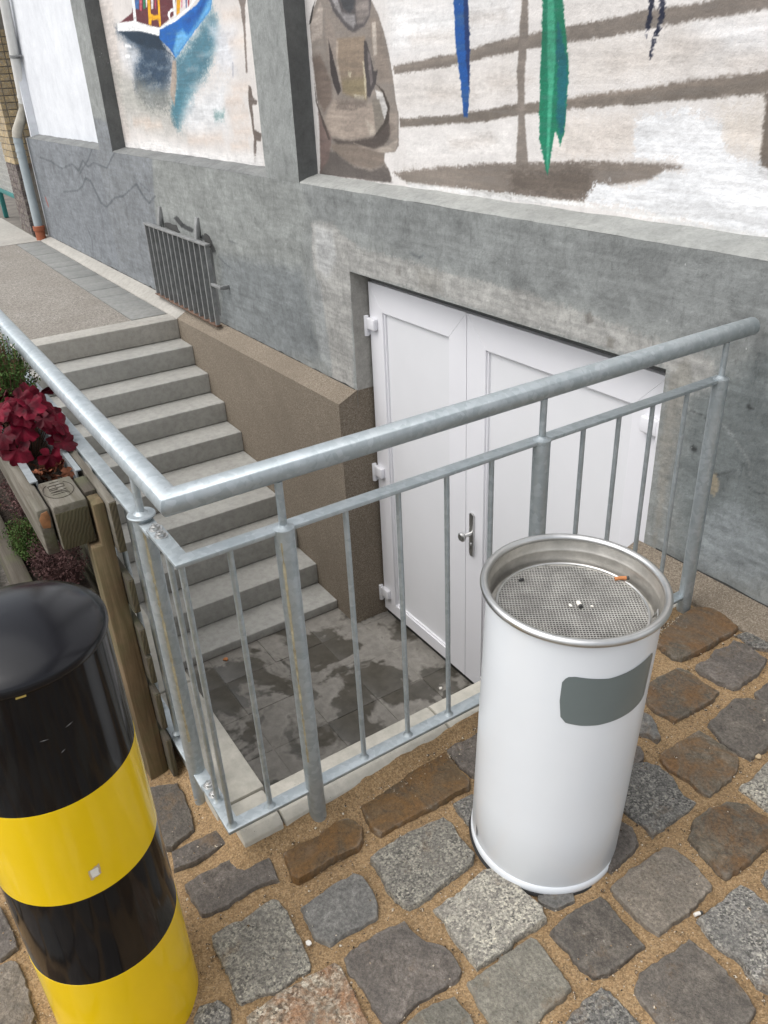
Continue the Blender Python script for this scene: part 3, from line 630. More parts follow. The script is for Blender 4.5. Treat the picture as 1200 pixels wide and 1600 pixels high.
MURAL_LEFT = [([(-6.328,2.254),(-5.916,2.221),(-6.094,1.204),(-6.471,1.19)],(206,194,184),0.05,0.05,0.7),
([(-6.214,1.742),(-5.484,1.668),(-4.879,1.439),(-4.806,1.347),(-5.438,1.331),(-6.111,1.423)],(150,150,143),0.16,0.1,0.8),
([(-5.908,2.016),(-4.985,1.935),(-4.821,1.798),(-4.759,1.779),(-4.89,1.658),(-5.074,1.531),(-5.394,1.531),(-5.68,1.631),(-5.719,1.799),(-5.746,1.926)],(50,72,94),0.09,0.08,0.95),
([(-4.724,1.795),(-4.286,1.924),(-4.03,2.03),(-3.937,1.979),(-3.964,1.846),(-4.112,1.758),(-4.238,1.681),(-4.44,1.617),(-4.618,1.514),(-4.906,1.382),(-4.941,1.494),(-4.835,1.622)],(72,117,134),0.07,0.08,0.95),
([(-5.656,1.67),(-4.917,1.604),(-4.92,1.476),(-5.294,1.472),(-5.657,1.551)],(126,128,122),0.09,0.08,0.85),
([(-4.867,1.586),(-4.473,1.601),(-4.634,1.478),(-4.885,1.364),(-4.969,1.438)],(74,124,140),0.06,0.07,0.9),
([(-4.087,1.943),(-3.706,1.907),(-3.779,1.687),(-4.037,1.709),(-4.009,1.848)],(208,212,220),0.08,0.08,0.8),
([(-4.61,1.531),(-3.924,1.643),(-4.015,1.383),(-4.533,1.335),(-4.789,1.384)],(208,212,216),0.1,0.09,0.8),
([(-5.945,1.906),(-5.574,1.919),(-5.429,1.819),(-5.738,1.711),(-5.918,1.775)],(214,214,216),0.08,0.07,0.8),
([(-4.175,1.465),(-4.006,1.475),(-4.024,1.425),(-4.179,1.422)],(110,145,146),0.03,0.04,0.8),
([(-3.845,1.995),(-3.618,1.99),(-3.608,1.961),(-3.844,1.966)],(190,170,154),0.05,0.04,0.6),
([(-3.808,1.854),(-3.582,1.853),(-3.571,1.824),(-3.808,1.824)],(190,170,154),0.05,0.04,0.6),
([(-3.825,1.611),(-3.592,1.619),(-3.581,1.589),(-3.825,1.579)],(190,170,154),0.05,0.04,0.6),
([(-3.96,1.54),(-3.716,1.552),(-3.705,1.521),(-3.96,1.508)],(190,170,154),0.05,0.04,0.6),
([(-3.901,1.451),(-3.659,1.466),(-3.647,1.435),(-3.9,1.419)],(190,170,154),0.05,0.04,0.6),
([(-3.883,1.37),(-3.64,1.388),(-3.629,1.356),(-3.883,1.337)],(190,170,154),0.05,0.04,0.6),
([(-3.957,1.284),(-3.707,1.306),(-3.695,1.274),(-3.957,1.25)],(190,170,154),0.05,0.04,0.6),
([(-5.899,1.394),(-5.492,1.416),(-5.481,1.375),(-5.906,1.351)],(190,170,154),0.05,0.04,0.6),
([(-5.624,1.367),(-5.241,1.39),(-5.23,1.351),(-5.63,1.326)],(190,170,154),0.05,0.04,0.6),
([(-4.716,1.293),(-4.408,1.317),(-4.397,1.281),(-4.719,1.256)],(190,170,154),0.05,0.04,0.6),
([(-4.384,1.313),(-4.103,1.335),(-4.091,1.301),(-4.385,1.277)],(190,170,154),0.05,0.04,0.6),
([(-5.424,1.772),(-5.13,1.778),(-5.169,1.763),(-5.405,1.758)],(170,182,190),0.025,0.03,0.5),
([(-5.563,1.708),(-5.258,1.717),(-5.299,1.701),(-5.544,1.694)],(170,182,190),0.025,0.03,0.5),
([(-5.406,1.628),(-5.11,1.64),(-5.15,1.623),(-5.387,1.614)],(170,182,190),0.025,0.03,0.5),
([(-4.579,1.722),(-4.342,1.729),(-4.373,1.715),(-4.563,1.71)],(170,182,190),0.025,0.03,0.5),
([(-4.339,1.798),(-4.118,1.803),(-4.147,1.79),(-4.323,1.786)],(170,182,190),0.025,0.03,0.5),
([(-4.545,1.619),(-4.308,1.629),(-4.339,1.615),(-4.529,1.606)],(170,182,190),0.025,0.03,0.5),
([(-4.746,1.477),(-4.493,1.493),(-4.526,1.477),(-4.729,1.464)],(170,182,190),0.025,0.03,0.5),
([(-5.147,1.745),(-4.872,1.752),(-4.909,1.737),(-5.129,1.732)],(170,182,190),0.025,0.03,0.5),
([(-5.784,1.923),(-5.648,1.912),(-5.642,1.893),(-5.782,1.899)],(228,230,232),0.01,0.012,0.9),
([(-5.816,1.847),(-5.703,1.852),(-5.721,1.824),(-5.821,1.822)],(228,230,232),0.01,0.012,0.9),
([(-4.801,1.78),(-4.729,1.778),(-4.775,1.657),(-4.897,1.494),(-4.945,1.577),(-4.849,1.711)],(152,136,122),0.008,0.01,0.9),
([(-5.837,2.065),(-5.49,2.109),(-5.386,2.233),(-4.535,2.161),(-4.625,2.04),(-4.959,1.984),(-5.131,2.003),(-5.457,2.053)],(92,44,50),0.004,0.006,1.0),
([(-5.906,2.019),(-5.394,1.991),(-4.982,1.94),(-4.933,1.863),(-4.744,1.794),(-4.914,1.843),(-5.296,1.879),(-5.602,1.929)],(42,62,80),0.012,0.012,1.0),
([(-4.972,1.982),(-4.609,2.007),(-4.226,2.067),(-4.063,2.121),(-3.943,2.111),(-4.022,2.022),(-4.222,1.959),(-4.454,1.884),(-4.731,1.792),(-4.834,1.859),(-4.994,1.919)],(22,92,168),0.004,0.006,1.0),
([(-4.758,1.839),(-4.643,1.935),(-4.527,1.953),(-4.44,1.916),(-4.236,1.983),(-3.981,2.099),(-3.955,2.097),(-4.022,2.022),(-4.222,1.959),(-4.454,1.884),(-4.729,1.795)],(110,174,216),0.02,0.02,0.85),
([(-4.509,1.992),(-4.188,2.041),(-4.074,2.092),(-4.171,2.025),(-4.419,1.963)],(20,70,140),0.02,0.02,0.7),
([(-5.348,2.229),(-5.256,2.222),(-5.327,2.12),(-5.401,2.128)],(60,110,170),0.003,0.008,0.9),
([(-5.256,2.222),(-5.196,2.217),(-5.27,2.106),(-5.311,2.113)],(200,90,110),0.003,0.008,0.9),
([(-5.181,2.215),(-5.121,2.21),(-5.187,2.113),(-5.228,2.118)],(40,130,90),0.003,0.008,0.9),
([(-5.121,2.21),(-5.086,2.207),(-5.145,2.12),(-5.165,2.119)],(225,225,225),0.003,0.008,0.9),
([(-5.02,2.202),(-4.963,2.197),(-5.023,2.104),(-5.07,2.096)],(215,215,215),0.003,0.008,0.9),
([(-4.949,2.196),(-4.907,2.192),(-4.972,2.087),(-4.993,2.099)],(160,60,80),0.003,0.008,0.9),
([(-4.46,2.154),(-4.431,2.152),(-4.477,2.069),(-4.498,2.056)],(190,80,110),0.003,0.008,0.9),
([(-4.421,2.151),(-4.392,2.149),(-4.444,2.051),(-4.455,2.06)],(225,200,210),0.003,0.008,0.9),
([(-4.387,2.148),(-4.358,2.146),(-4.406,2.054),(-4.418,2.062)],(60,80,140),0.003,0.008,0.9),
([(-4.348,2.145),(-4.315,2.142),(-4.359,2.059),(-4.383,2.051)],(170,60,70),0.003,0.008,0.9),
([(-5.101,2.209),(-5.037,2.203),(-5.089,2.078),(-5.036,2.064),(-4.947,2.062),(-4.895,2.191),(-4.86,2.188),(-4.92,1.991),(-4.957,1.988),(-4.958,2.03),(-5.096,2.037),(-5.116,2.002),(-5.168,2.014)],(226,166,24),0.003,0.005,1.0),
([(-4.535,2.161),(-4.455,2.154),(-4.539,2.041),(-4.601,2.035)],(216,156,30),0.003,0.005,1.0),
([(-5.43,2.236),(-5.37,2.231),(-5.42,2.047),(-5.485,2.051)],(226,228,228),0.003,0.005,1.0),
([(-4.617,2.168),(-4.566,2.163),(-4.609,2.029),(-4.658,2.016)],(226,228,228),0.003,0.005,1.0),
([(-4.629,2.077),(-4.684,2.077),(-4.745,2.065),(-4.768,2.046),(-4.742,2.015),(-4.715,2.013),(-4.722,2.043),(-4.693,2.057),(-4.623,2.06)],(226,228,228),0.003,0.005,1.0),
([(-5.88,2.068),(-5.487,2.059),(-5.13,2.004),(-4.959,1.983),(-4.657,2.019),(-4.374,2.064),(-4.23,2.112),(-4.173,2.108),(-4.37,2.046),(-4.639,2.0),(-4.962,1.972),(-4.984,1.937),(-5.395,1.989),(-5.908,2.015)],(230,232,231),0.003,0.007,1.0),
([(-3.618,2.083),(-3.476,2.071),(-3.527,2.001),(-3.559,1.863),(-3.589,1.683),(-3.613,1.683),(-3.583,1.9),(-3.586,1.998)],(118,107,100),0.006,0.01,0.9),
([(-3.597,1.616),(-3.565,1.608),(-3.553,1.548),(-3.498,1.532),(-3.514,1.51),(-3.574,1.51),(-3.582,1.377),(-3.487,1.357),(-3.508,1.317),(-3.569,1.315),(-3.61,1.192),(-3.64,1.19),(-3.606,1.329),(-3.623,1.517)],(104,93,86),0.005,0.01,0.95),
([(-3.793,1.741),(-3.771,1.744),(-3.799,1.657),(-3.821,1.657)],(150,150,160),0.006,0.008,0.7),
([(-6.246,1.215),(-5.403,1.271),(-4.58,1.224),(-3.499,1.238),(-3.521,1.156),(-4.905,1.132),(-6.288,1.151)],(222,219,216),0.04,0.05,0.85)]
PLASTER = [([(-13.777,1.595),(-5.133,1.358),(-5.379,0.749),(-5.514,-0.047),(-9.127,-0.127),(-17.73,-0.461)],(119,123,127),0.015,0.03,0.85),
([(-5.207,1.224),(-2.81,1.132),(-2.767,0.972),(-2.947,0.448),(-4.285,0.071),(-4.249,0.647),(-5.33,0.754)],(136,139,136),0.05,0.06,0.7),
([(-2.81,1.132),(0.004,1.141),(0.059,0.879),(-0.438,0.888),(-1.499,0.893),(-2.693,0.98)],(127,130,129),0.03,0.04,0.8),
([(-2.726,0.96),(-2.487,0.969),(-2.242,0.889),(-1.792,0.877),(-1.24,0.882),(-0.732,0.87),(-0.432,0.846),(-0.149,0.823),(-0.087,0.736),(-0.197,0.676),(-0.271,0.574),(-0.307,0.755),(-2.334,0.752),(-2.384,0.072),(-2.625,0.059),(-2.667,0.502),(-2.743,0.702)],(157,156,152),0.012,0.03,0.95),
([(-2.699,0.946),(-2.492,0.937),(-2.478,0.809),(-2.591,0.657),(-2.705,0.708)],(176,177,176),0.03,0.03,0.8),
([(-2.828,0.653),(-2.68,0.642),(-2.612,0.14),(-2.758,0.181)],(150,153,153),0.02,0.03,0.7),
([(-4.102,0.58),(-2.901,0.678),(-2.758,0.181),(-3.393,0.023),(-4.276,0.097)],(116,121,123),0.06,0.06,0.7),
([(-0.285,0.75),(-0.231,0.807),(-0.204,0.75),(-0.215,0.637),(-0.241,0.293),(-0.261,0.044),(-0.296,0.47)],(140,138,131),0.012,0.02,0.85),
([(-0.198,0.686),(0.061,0.917),(0.21,0.208),(-0.158,0.122),(-0.222,0.351)],(106,112,112),0.05,0.06,0.85),
([(-0.095,0.305),(0.022,0.403),(0.148,0.343),(0.21,0.208),(0.147,0.125),(-0.047,0.099),(-0.141,0.183)],(140,146,148),0.04,0.05,0.8),
([(-0.086,0.441),(-0.066,0.465),(-0.044,0.423),(-0.056,0.38),(-0.072,0.388)],(158,148,128),0.003,0.01,0.95),
([(-0.693,0.859),(-0.663,0.872),(-0.642,0.846),(-0.658,0.824),(-0.681,0.831)],(120,117,112),0.005,0.008,0.8),
([(-0.57,0.804),(-0.54,0.8),(-0.545,0.764),(-0.572,0.769)],(130,127,120),0.008,0.01,0.8),
([(-1.91,0.845),(-1.867,0.851),(-1.87,0.801),(-1.913,0.8)],(128,126,122),0.008,0.012,0.8),
([(-1.741,0.856),(-1.546,0.858),(-1.548,0.774),(-1.72,0.773)],(146,144,138),0.03,0.03,0.7),
([(-0.863,0.845),(-0.732,0.863),(-0.713,0.832),(-0.843,0.81)],(178,177,172),0.02,0.02,0.7),
([(-9.248,0.949),(-8.704,0.932),(-8.659,0.95),(-9.198,0.968)],(86,91,95),0.006,0.008,0.75),
([(-8.75,0.935),(-8.261,0.885),(-8.206,0.902),(-8.69,0.952)],(86,91,95),0.006,0.008,0.75),
([(-8.265,0.885),(-7.741,0.963),(-7.755,0.976),(-8.28,0.899)],(86,91,95),0.006,0.008,0.75),
([(-7.81,0.962),(-7.572,0.907),(-7.516,0.922),(-7.75,0.976)],(86,91,95),0.006,0.008,0.75),
([(-7.538,0.911),(-7.28,1.025),(-7.334,1.028),(-7.595,0.913)],(86,91,95),0.006,0.008,0.75),
([(-7.355,1.018),(-7.184,0.967),(-7.13,0.98),(-7.299,1.031)],(86,91,95),0.006,0.008,0.75),
([(-7.171,0.967),(-6.898,1.022),(-6.921,1.033),(-7.195,0.978)],(86,91,95),0.006,0.008,0.75),
([(-6.958,1.017),(-6.533,0.993),(-6.503,1.008),(-6.924,1.032)],(86,91,95),0.006,0.008,0.75),
([(-6.52,0.995),(-6.27,1.102),(-6.311,1.106),(-6.563,0.999)],(86,91,95),0.006,0.008,0.75),
([(-6.292,1.094),(-6.069,1.173),(-6.104,1.179),(-6.329,1.099)],(86,91,95),0.006,0.008,0.75),
([(-7.515,0.888),(-7.086,1.039),(-7.125,1.043),(-7.557,0.892)],(86,91,95),0.006,0.008,0.75),
([(-7.102,1.032),(-6.869,1.141),(-6.911,1.143),(-7.147,1.034)],(86,91,95),0.006,0.008,0.75),
([(-8.421,0.64),(-7.764,0.707),(-7.756,0.724),(-8.411,0.659)],(86,91,95),0.006,0.008,0.75),
([(-7.786,0.703),(-7.514,0.769),(-7.549,0.779),(-7.822,0.713)],(86,91,95),0.006,0.008,0.75),
([(-7.534,0.762),(-7.294,0.867),(-7.351,0.87),(-7.594,0.764)],(86,91,95),0.006,0.008,0.75),
([(-7.375,0.856),(-7.188,0.835),(-7.14,0.852),(-7.324,0.873)],(86,91,95),0.006,0.008,0.75),
([(-7.216,0.843),(-6.977,0.657),(-6.914,0.67),(-7.15,0.855)],(86,91,95),0.006,0.008,0.75),
([(-6.988,0.66),(-6.801,0.636),(-6.754,0.653),(-6.939,0.678)],(86,91,95),0.006,0.008,0.75),
([(-6.785,0.638),(-6.428,0.758),(-6.465,0.765),(-6.825,0.645)],(86,91,95),0.006,0.008,0.75),
([(-6.477,0.747),(-6.164,0.791),(-6.166,0.805),(-6.479,0.762)],(86,91,95),0.006,0.008,0.75),
([(-6.182,0.788),(-5.71,0.926),(-5.736,0.934),(-6.21,0.796)],(86,91,95),0.006,0.008,0.75),
([(-5.764,0.924),(-5.616,0.826),(-5.571,0.837),(-5.717,0.935)],(86,91,95),0.006,0.008,0.75),
([(-5.627,0.831),(-5.498,0.791),(-5.458,0.804),(-5.586,0.844)],(86,91,95),0.006,0.008,0.75),
([(-5.481,0.793),(-5.281,0.871),(-5.31,0.876),(-5.512,0.799)],(86,91,95),0.006,0.008,0.75),
([(-5.804,0.982),(-5.443,0.883),(-5.416,0.892),(-5.775,0.99)],(86,91,95),0.006,0.008,0.5),
([(-9.445,0.509),(-9.383,0.403),(-9.325,0.412),(-9.386,0.518)],(150,80,70),0.006,0.008,0.75),
([(-7.702,0.344),(-7.625,0.241),(-7.585,0.25),(-7.661,0.352)],(86,91,95),0.006,0.008,0.5),
([(-7.626,0.248),(-7.716,0.068),(-7.674,0.075),(-7.585,0.254)],(86,91,95),0.006,0.008,0.5),
([(-1.797,0.916),(-1.713,0.906),(-1.707,0.915),(-1.79,0.925)],(86,91,95),0.006,0.008,0.5),
([(-1.714,0.906),(-1.671,0.926),(-1.678,0.932),(-1.721,0.912)],(86,91,95),0.006,0.008,0.5),
([(-0.199,0.64),(-0.14,0.634),(-0.138,0.641),(-0.197,0.646)],(50,52,52),0.006,0.008,0.75),
([(-0.144,0.636),(-0.13,0.629),(-0.126,0.635),(-0.14,0.642)],(50,52,52),0.006,0.008,0.75),
([(-0.076,0.636),(-0.014,0.589),(-0.011,0.593),(-0.073,0.64)],(150,154,153),0.006,0.008,0.75),
([(-0.017,0.591),(0.04,0.543),(0.043,0.547),(-0.013,0.595)],(150,154,153),0.006,0.008,0.75),
([(0.038,0.546),(0.055,0.483),(0.06,0.485),(0.042,0.548)],(150,154,153),0.006,0.008,0.75),
([(-0.06,0.455),(0.006,0.498),(0.004,0.501),(-0.062,0.459)],(60,62,62),0.006,0.008,0.75),
([(0.055,0.456),(0.093,0.452),(0.094,0.458),(0.057,0.462)],(60,62,62),0.006,0.008,0.75),
([(0.091,0.452),(0.125,0.461),(0.125,0.466),(0.09,0.457)],(60,62,62),0.006,0.008,0.75),
([(-0.173,0.512),(-0.155,0.503),(-0.146,0.516),(-0.164,0.525)],(35,36,36),0.006,0.008,0.75),
([(0.002,0.71),(0.015,0.704),(0.021,0.713),(0.008,0.72)],(50,52,52),0.006,0.008,0.75),
([(-4.172,0.57),(-4.043,0.534),(-4.029,0.54),(-4.158,0.576)],(86,91,95),0.006,0.008,0.6),
([(-4.049,0.535),(-3.939,0.515),(-3.927,0.522),(-4.036,0.542)],(86,91,95),0.006,0.008,0.6),
([(-3.923,0.704),(-3.772,0.697),(-3.766,0.703),(-3.916,0.709)],(86,91,95),0.006,0.008,0.5),
([(-4.951,0.742),(-4.808,0.69),(-4.735,0.716),(-4.875,0.768)],(40,41,42),0.006,0.008,0.75),
([(-4.831,0.694),(-4.6,0.677),(-4.552,0.706),(-4.779,0.724)],(40,41,42),0.006,0.008,0.75),
([(-4.449,0.659),(-4.278,0.637),(-4.229,0.665),(-4.397,0.687)],(45,46,47),0.006,0.008,0.75),
([(-4.312,0.65),(-4.251,0.582),(-4.179,0.602),(-4.24,0.669)],(45,46,47),0.006,0.008,0.75)]

# ------------------------------------------------------------------ ground, pavement, road
def G(x, y):
    return 0.045 + 0.05*y

def grid_noise(shape, cells, seed, octaves=4, pers=0.55):
    """value noise on a regular grid, 0..1"""
    rg = np.random.default_rng(seed)
    out = np.zeros(shape); amp = 1.0; tot = 0.0
    cy, cx = cells
    for _ in range(octaves):
        L = rg.random((int(cy)+3, int(cx)+3))
        yy = np.linspace(0, cy, shape[0])[:, None]; xx = np.linspace(0, cx, shape[1])[None, :]
        iy = np.floor(yy).astype(int); ix = np.floor(xx).astype(int)
        fy = yy-iy; fx = xx-ix
        fy = fy*fy*(3-2*fy); fx = fx*fx*(3-2*fx)
        a = L[iy, ix]*(1-fx)+L[iy, ix+1]*fx
        b = L[iy+1, ix]*(1-fx)+L[iy+1, ix+1]*fx
        out += amp*(a*(1-fy)+b*fy); tot += amp
        amp *= pers; cy = cy*2; cx = cx*2
    return out/tot

def grid_mesh(xs, ys, keep, P):
    """faces of a tensor grid; P(i,j)->arrays of xyz; keep mask per cell"""
    ny, nx = len(ys), len(xs)
    idx = np.arange(ny*nx).reshape(ny, nx)
    q = np.stack([idx[:-1, :-1], idx[:-1, 1:], idx[1:, 1:], idx[1:, :-1]], -1)[keep]
    used = np.zeros(ny*nx, bool); used[q.ravel()] = True
    remap = np.cumsum(used)-1
    m = MB()
    m.v = P.reshape(-1, 3)[used].tolist()
    m.f = remap[q].tolist()
    return m, used

# sand bed between the cobbles
xs = np.unique(np.round(np.concatenate([np.arange(-0.45, 1.30, 0.0125), np.arange(1.30, 3.05, 0.05)]), 4))
ys = np.unique(np.round(np.concatenate([np.arange(-3.4, -2.45, 0.05), np.arange(-2.45, -0.10, 0.0125)]), 4))
X, Y = np.meshgrid(xs, ys)
N1 = grid_noise(X.shape, (14, 14), 3, 5); N2 = grid_noise(X.shape, (90, 90), 4, 2)
Z = G(X, Y) + (N1-0.5)*0.022 + (N2-0.5)*0.006 - 0.001
# sand heaped against the kerb
DK = np.hypot(np.clip(X-.005, 0, None), np.clip(-1.770-Y, 0, None))
Z = Z + .044*np.exp(-DK/.035)*np.clip((-.10-Y)/1.2, 0, 1)
cxm = (X[:-1, :-1]+X[1:, 1:])/2; cym = (Y[:-1, :-1]+Y[1:, 1:])/2
keep = ~((cxm < -0.012) & (cym > -1.760))
m, _u = grid_mesh(xs, ys, keep, np.stack([X, Y, Z], -1))
cobble_ground = obj('cobble_pavement', m, SAND, kind='structure', fix=False)

# road far out and behind the camera, one sheet to the horizon
m = MB()
m.add([(-120,-120,-.20),(120,-120,-.20),(120,-3.35,-.20),(-120,-3.35,-.20)], [(0,1,2,3)])
m.add([(2.98,-3.35,-.20),(120,-3.35,-.20),(120,60,-.20),(2.98,60,-.20)], [(0,1,2,3)])
m.add([(-120,-3.35,-.20),(-30,-3.35,-.20),(-30,60,-.20),(-120,60,-.20)], [(0,1,2,3)])
obj('road', m, ASPHALT, kind='structure', fix=False, smooth=0)

m = MB()
m.box(-30, -5.105, -3.3, -0.425, -0.3, 0.0)
m.box(-5.105, -0.455, -3.3, -1.805, -0.3, -0.003)
pavement = obj('pavement', m, AGG, kind='structure', smooth=0)
m = MB().box(-12.2, -9.62, -0.9, -0.127, -0.2, 0.004)
obj('concrete_apron', m, CONC_PAVE, pavement)
# the row of small concrete tiles along the wall foot
edges = [-9.60,-9.28,-8.97,-8.66,-8.35,-8.05,-7.76,-7.43,-7.08,-6.73,-6.40,-6.07,-5.74,-5.40,-5.11]
for a, b in zip(edges[:-1], edges[1:]):
    dz = random.uniform(-.002, .002)
    m = MB().box(a+.004, b-.004, -0.418, -0.132, -0.05, 0.003+dz)
    obj('paving_tile', m, CONC_TILE, pavement, bevel=.004)

# ------------------------------------------------------------------ cobblestones
def stone_mesh(poly, seed, off=0.0):
    rg = random.Random(seed)
    P = [Vector((x, y, 0)) for x, y in poly]
    # consistent winding
    area = sum(P[i].x*P[(i+1) % len(P)].y-P[(i+1) % len(P)].x*P[i].y for i in range(len(P)))
    if area < 0: P.reverse()
    per = sum((P[(i+1) % len(P)]-P[i]).length for i in range(len(P)))
    out = []
    for i in range(len(P)):
        p, q = P[i], P[(i+1) % len(P)]
        L = (q-p).length; k = max(1, int(round(L/.011)))
        for j in range(k):
            r = p.lerp(q, j/k)
            if j: r = r + Vector((rg.uniform(-.0016, .0016), rg.uniform(-.0016, .0016), 0))
            out.append(r)
    n = len(out)
    c = sum(out, Vector())/n
    h = off + rg.uniform(0.010, 0.017)
    tx, ty = rg.uniform(-.03, .03), rg.uniform(-.03, .03)
    jit = [rg.uniform(-.0022, .0022) for _ in range(n)]
    for _c in range(rg.randint(2, 4)):                 # chipped spots along the edge
        k0 = rg.randrange(n); wch = rg.randint(1, 3)
        for q in range(-wch, wch+1): jit[(k0+q) % n] -= rg.uniform(.002, .005)*(1-abs(q)/(wch+1))
    rings = [(0.005, -0.05), (0.0030, -0.004), (0.0010, h*0.80), (-0.0014, h*0.985), (-0.009, h+.0002)]
    v = []; f = []
    R = max((p-c).length for p in out)
    for ri, (o, z) in enumerate(rings):
        for k, p in enumerate(out):
            d = (p-c); L = d.length; d = d/L
            q = p + d*(o+jit[k]*(.8 if ri < 4 else .5))
            zz = z + ((q.x-c.x)*tx+(q.y-c.y)*ty if ri > 1 else 0) + (rg.uniform(-.0005, .0005) if ri > 1 else 0)
            v.append((q.x, q.y, G(q.x, q.y)+zz))
    for fr in (0.62, 0.30):
        for k, p in enumerate(out):
            q = c + (p-c)*fr
            zz = h + .0015 + (q.x-c.x)*tx+(q.y-c.y)*ty + rg.uniform(-.0006, .0006)
            v.append((q.x, q.y, G(q.x, q.y)+zz))
    v.append((c.x, c.y, G(c.x, c.y)+h+.001))
    nr = len(rings)+2
    for r in range(nr-1):
        for k in range(n):
            f.append((r*n+k, r*n+(k+1) % n, (r+1)*n+(k+1) % n, (r+1)*n+k))
    for k in range(n):
        f.append(((nr-1)*n+k, (nr-1)*n+(k+1) % n, nr*n))
    m = MB(); m.v = v; m.f = f
    return m

stone_boxes = []
for i, (t, poly) in enumerate(COBBLES):
    obj('cobblestone', stone_mesh(poly, 100+i, .006 if i in (0, 1, 2, 3, 11, 12) else (-.009 if i == 17 else 0)), STONES[t], cobble_ground, smooth=32, fix=False)
    stone_boxes.append((min(p[0] for p in poly), max(p[0] for p in poly), min(p[1] for p in poly), max(p[1] for p in poly)))

def in_poly(x, y, poly):
    c = False; n = len(poly); j = n-1
    for i in range(n):
        xi, yi = poly[i]; xj, yj = poly[j]
        if (yi > y) != (yj > y) and x < (xj-xi)*(y-yi)/(yj-yi)+xi: c = not c
        j = i
    return c

def near_traced(x, y, d):
    for (t, poly), (a, b, e, g) in zip(COBBLES, stone_boxes):
        if a-d < x < b+d and e-d < y < g+d: return True
    return False
# cobbles outside the frame, laid in slanting rows so that the paving goes on
rg = random.Random(5)
extra = 0
for row in range(-16, 24):
    xx = -1.0 + rg.uniform(0, .1)
    y0 = -3.3 + row*0.165
    while xx < 2.9:
        w = rg.uniform(.13, .19); hh = .135
        u0, u1 = xx, xx+w
        ca, sa = math.cos(math.radians(12)), math.sin(math.radians(12))
        quad = []
        for (u, vv) in ((u0, y0), (u1, y0), (u1, y0+hh), (u0, y0+hh)):
            u += rg.uniform(-.012, .012); vv += rg.uniform(-.012, .012)
            quad.append((u*ca - vv*sa, u*sa + vv*ca))
        mx = sum(q[0] for q in quad)/4; my = sum(q[1] for q in quad)/4
        ok = (-.38 < mx < 2.85 and -3.3 < my < -.22 and not near_traced(mx, my, .075)
              and not (mx < .10 and my > -1.90) and (mx-.162)**2+(my+2.112)**2 > .2**2)
        if ok and extra < 240:
            # rounded quad
            P = []
            for k in range(4):
                a = Vector((*quad[k], 0)); b = Vector((*quad[(k+1) % 4], 0))
                for tt in (.12, .5, .88):
                    q = a.lerp(b, tt); P.append((q.x+rg.uniform(-.006, .006), q.y+rg.uniform(-.006, .006)))
            obj('cobblestone', stone_mesh(P, 900+extra), STONES[rg.choice('DDBBTKKGPOSL')], cobble_ground, smooth=32, fix=False)
            extra += 1
        xx += w + .028

# grit and tiny pebbles on the sand
m = MB(); rg = random.Random(21); cnt = 0
while cnt < 8000:
    x = rg.uniform(-.3, 1.3); y = rg.uniform(-2.4, -.13)
    if cnt > 6500: x = .012+abs(rg.gauss(0, .03)); y = rg.uniform(-1.45, -.2)
    if x < .03 and y > -1.8: continue
    inside = any(in_poly(x, y, p) for (t, p), bb in zip(COBBLES, stone_boxes) if bb[0] < x < bb[1] and bb[2] < y < bb[3])
    if inside and rg.random() < .93: continue
    r = rg.uniform(.0010, .0028) if rg.random() < .92 else rg.uniform(.003, .0055)
    z = G(x, y) + .044*math.exp(-max(x-.005, 0)/.035)*max(0, (-.1-y)/1.2) + (.0155 if inside else .0035) + rg.uniform(-.002, .002)
    a = rg.uniform(0, 6.28); ca, sa = math.cos(a), math.sin(a)
    e = [r*rg.uniform(.7, 1.3) for _ in range(6)]
    vs = [(x+ca*e[0], y+sa*e[0], z), (x-sa*e[1], y+ca*e[1], z), (x-ca*e[2], y-sa*e[2], z), (x+sa*e[3], y-ca*e[3], z), (x, y, z+e[4]*.8), (x, y, z-e[5])]
    m.add(vs, [(0,1,4),(1,2,4),(2,3,4),(3,0,4),(1,0,5),(2,1,5),(3,2,5),(0,3,5)])
    cnt += 1
GRIT = NT('grit')
GRIT.color(GRIT.ramp(GRIT.voro(300, out='Color'), [(0.28, (0.035,0.025,0.018)), (0.45, (0.16,0.10,0.05)), (0.6, (0.30,0.21,0.12)), (0.78, (0.60,0.54,0.44))])).rough(.9)
obj('grit', m, GRIT.m, cobble_ground, kind='stuff', smooth=0, fix=False)

# ------------------------------------------------------------------ cellar stairwell
NOSE0, GOING, RISE = -4.8919, 0.258, 0.1554
FLOOR = -1.46
YL, YR = -1.645, -0.122
st = empty('concrete_staircase', (NOSE0, -0.9, -1.46), 'grey concrete staircase of ten steps going down to the cellar door', 'staircase')
for i in range(10):
    nx = NOSE0 + GOING*i; tz = -RISE*i
    x0 = nx-GOING-.03 if i else -5.10
    z0 = max(tz-RISE+.004, FLOOR)
    dx = random.uniform(-.003, .003)
    m = MB().box(x0, nx+dx, YL, YR, z0, tz + (0.004 if i == 0 else 0))
    obj('step', m, CONC_PAVE if i == 0 else CONC_STEP, st, bevel=.007, seg=3)
m = MB()
for i in range(10):
    nx = NOSE0 + GOING*i; tz = -RISE*i
    m.box(nx-GOING-.02, nx-.02, YL+.004, YR-.004, FLOOR-.1, tz-.03)
obj('stair_base', m, CONC_STEP, st)

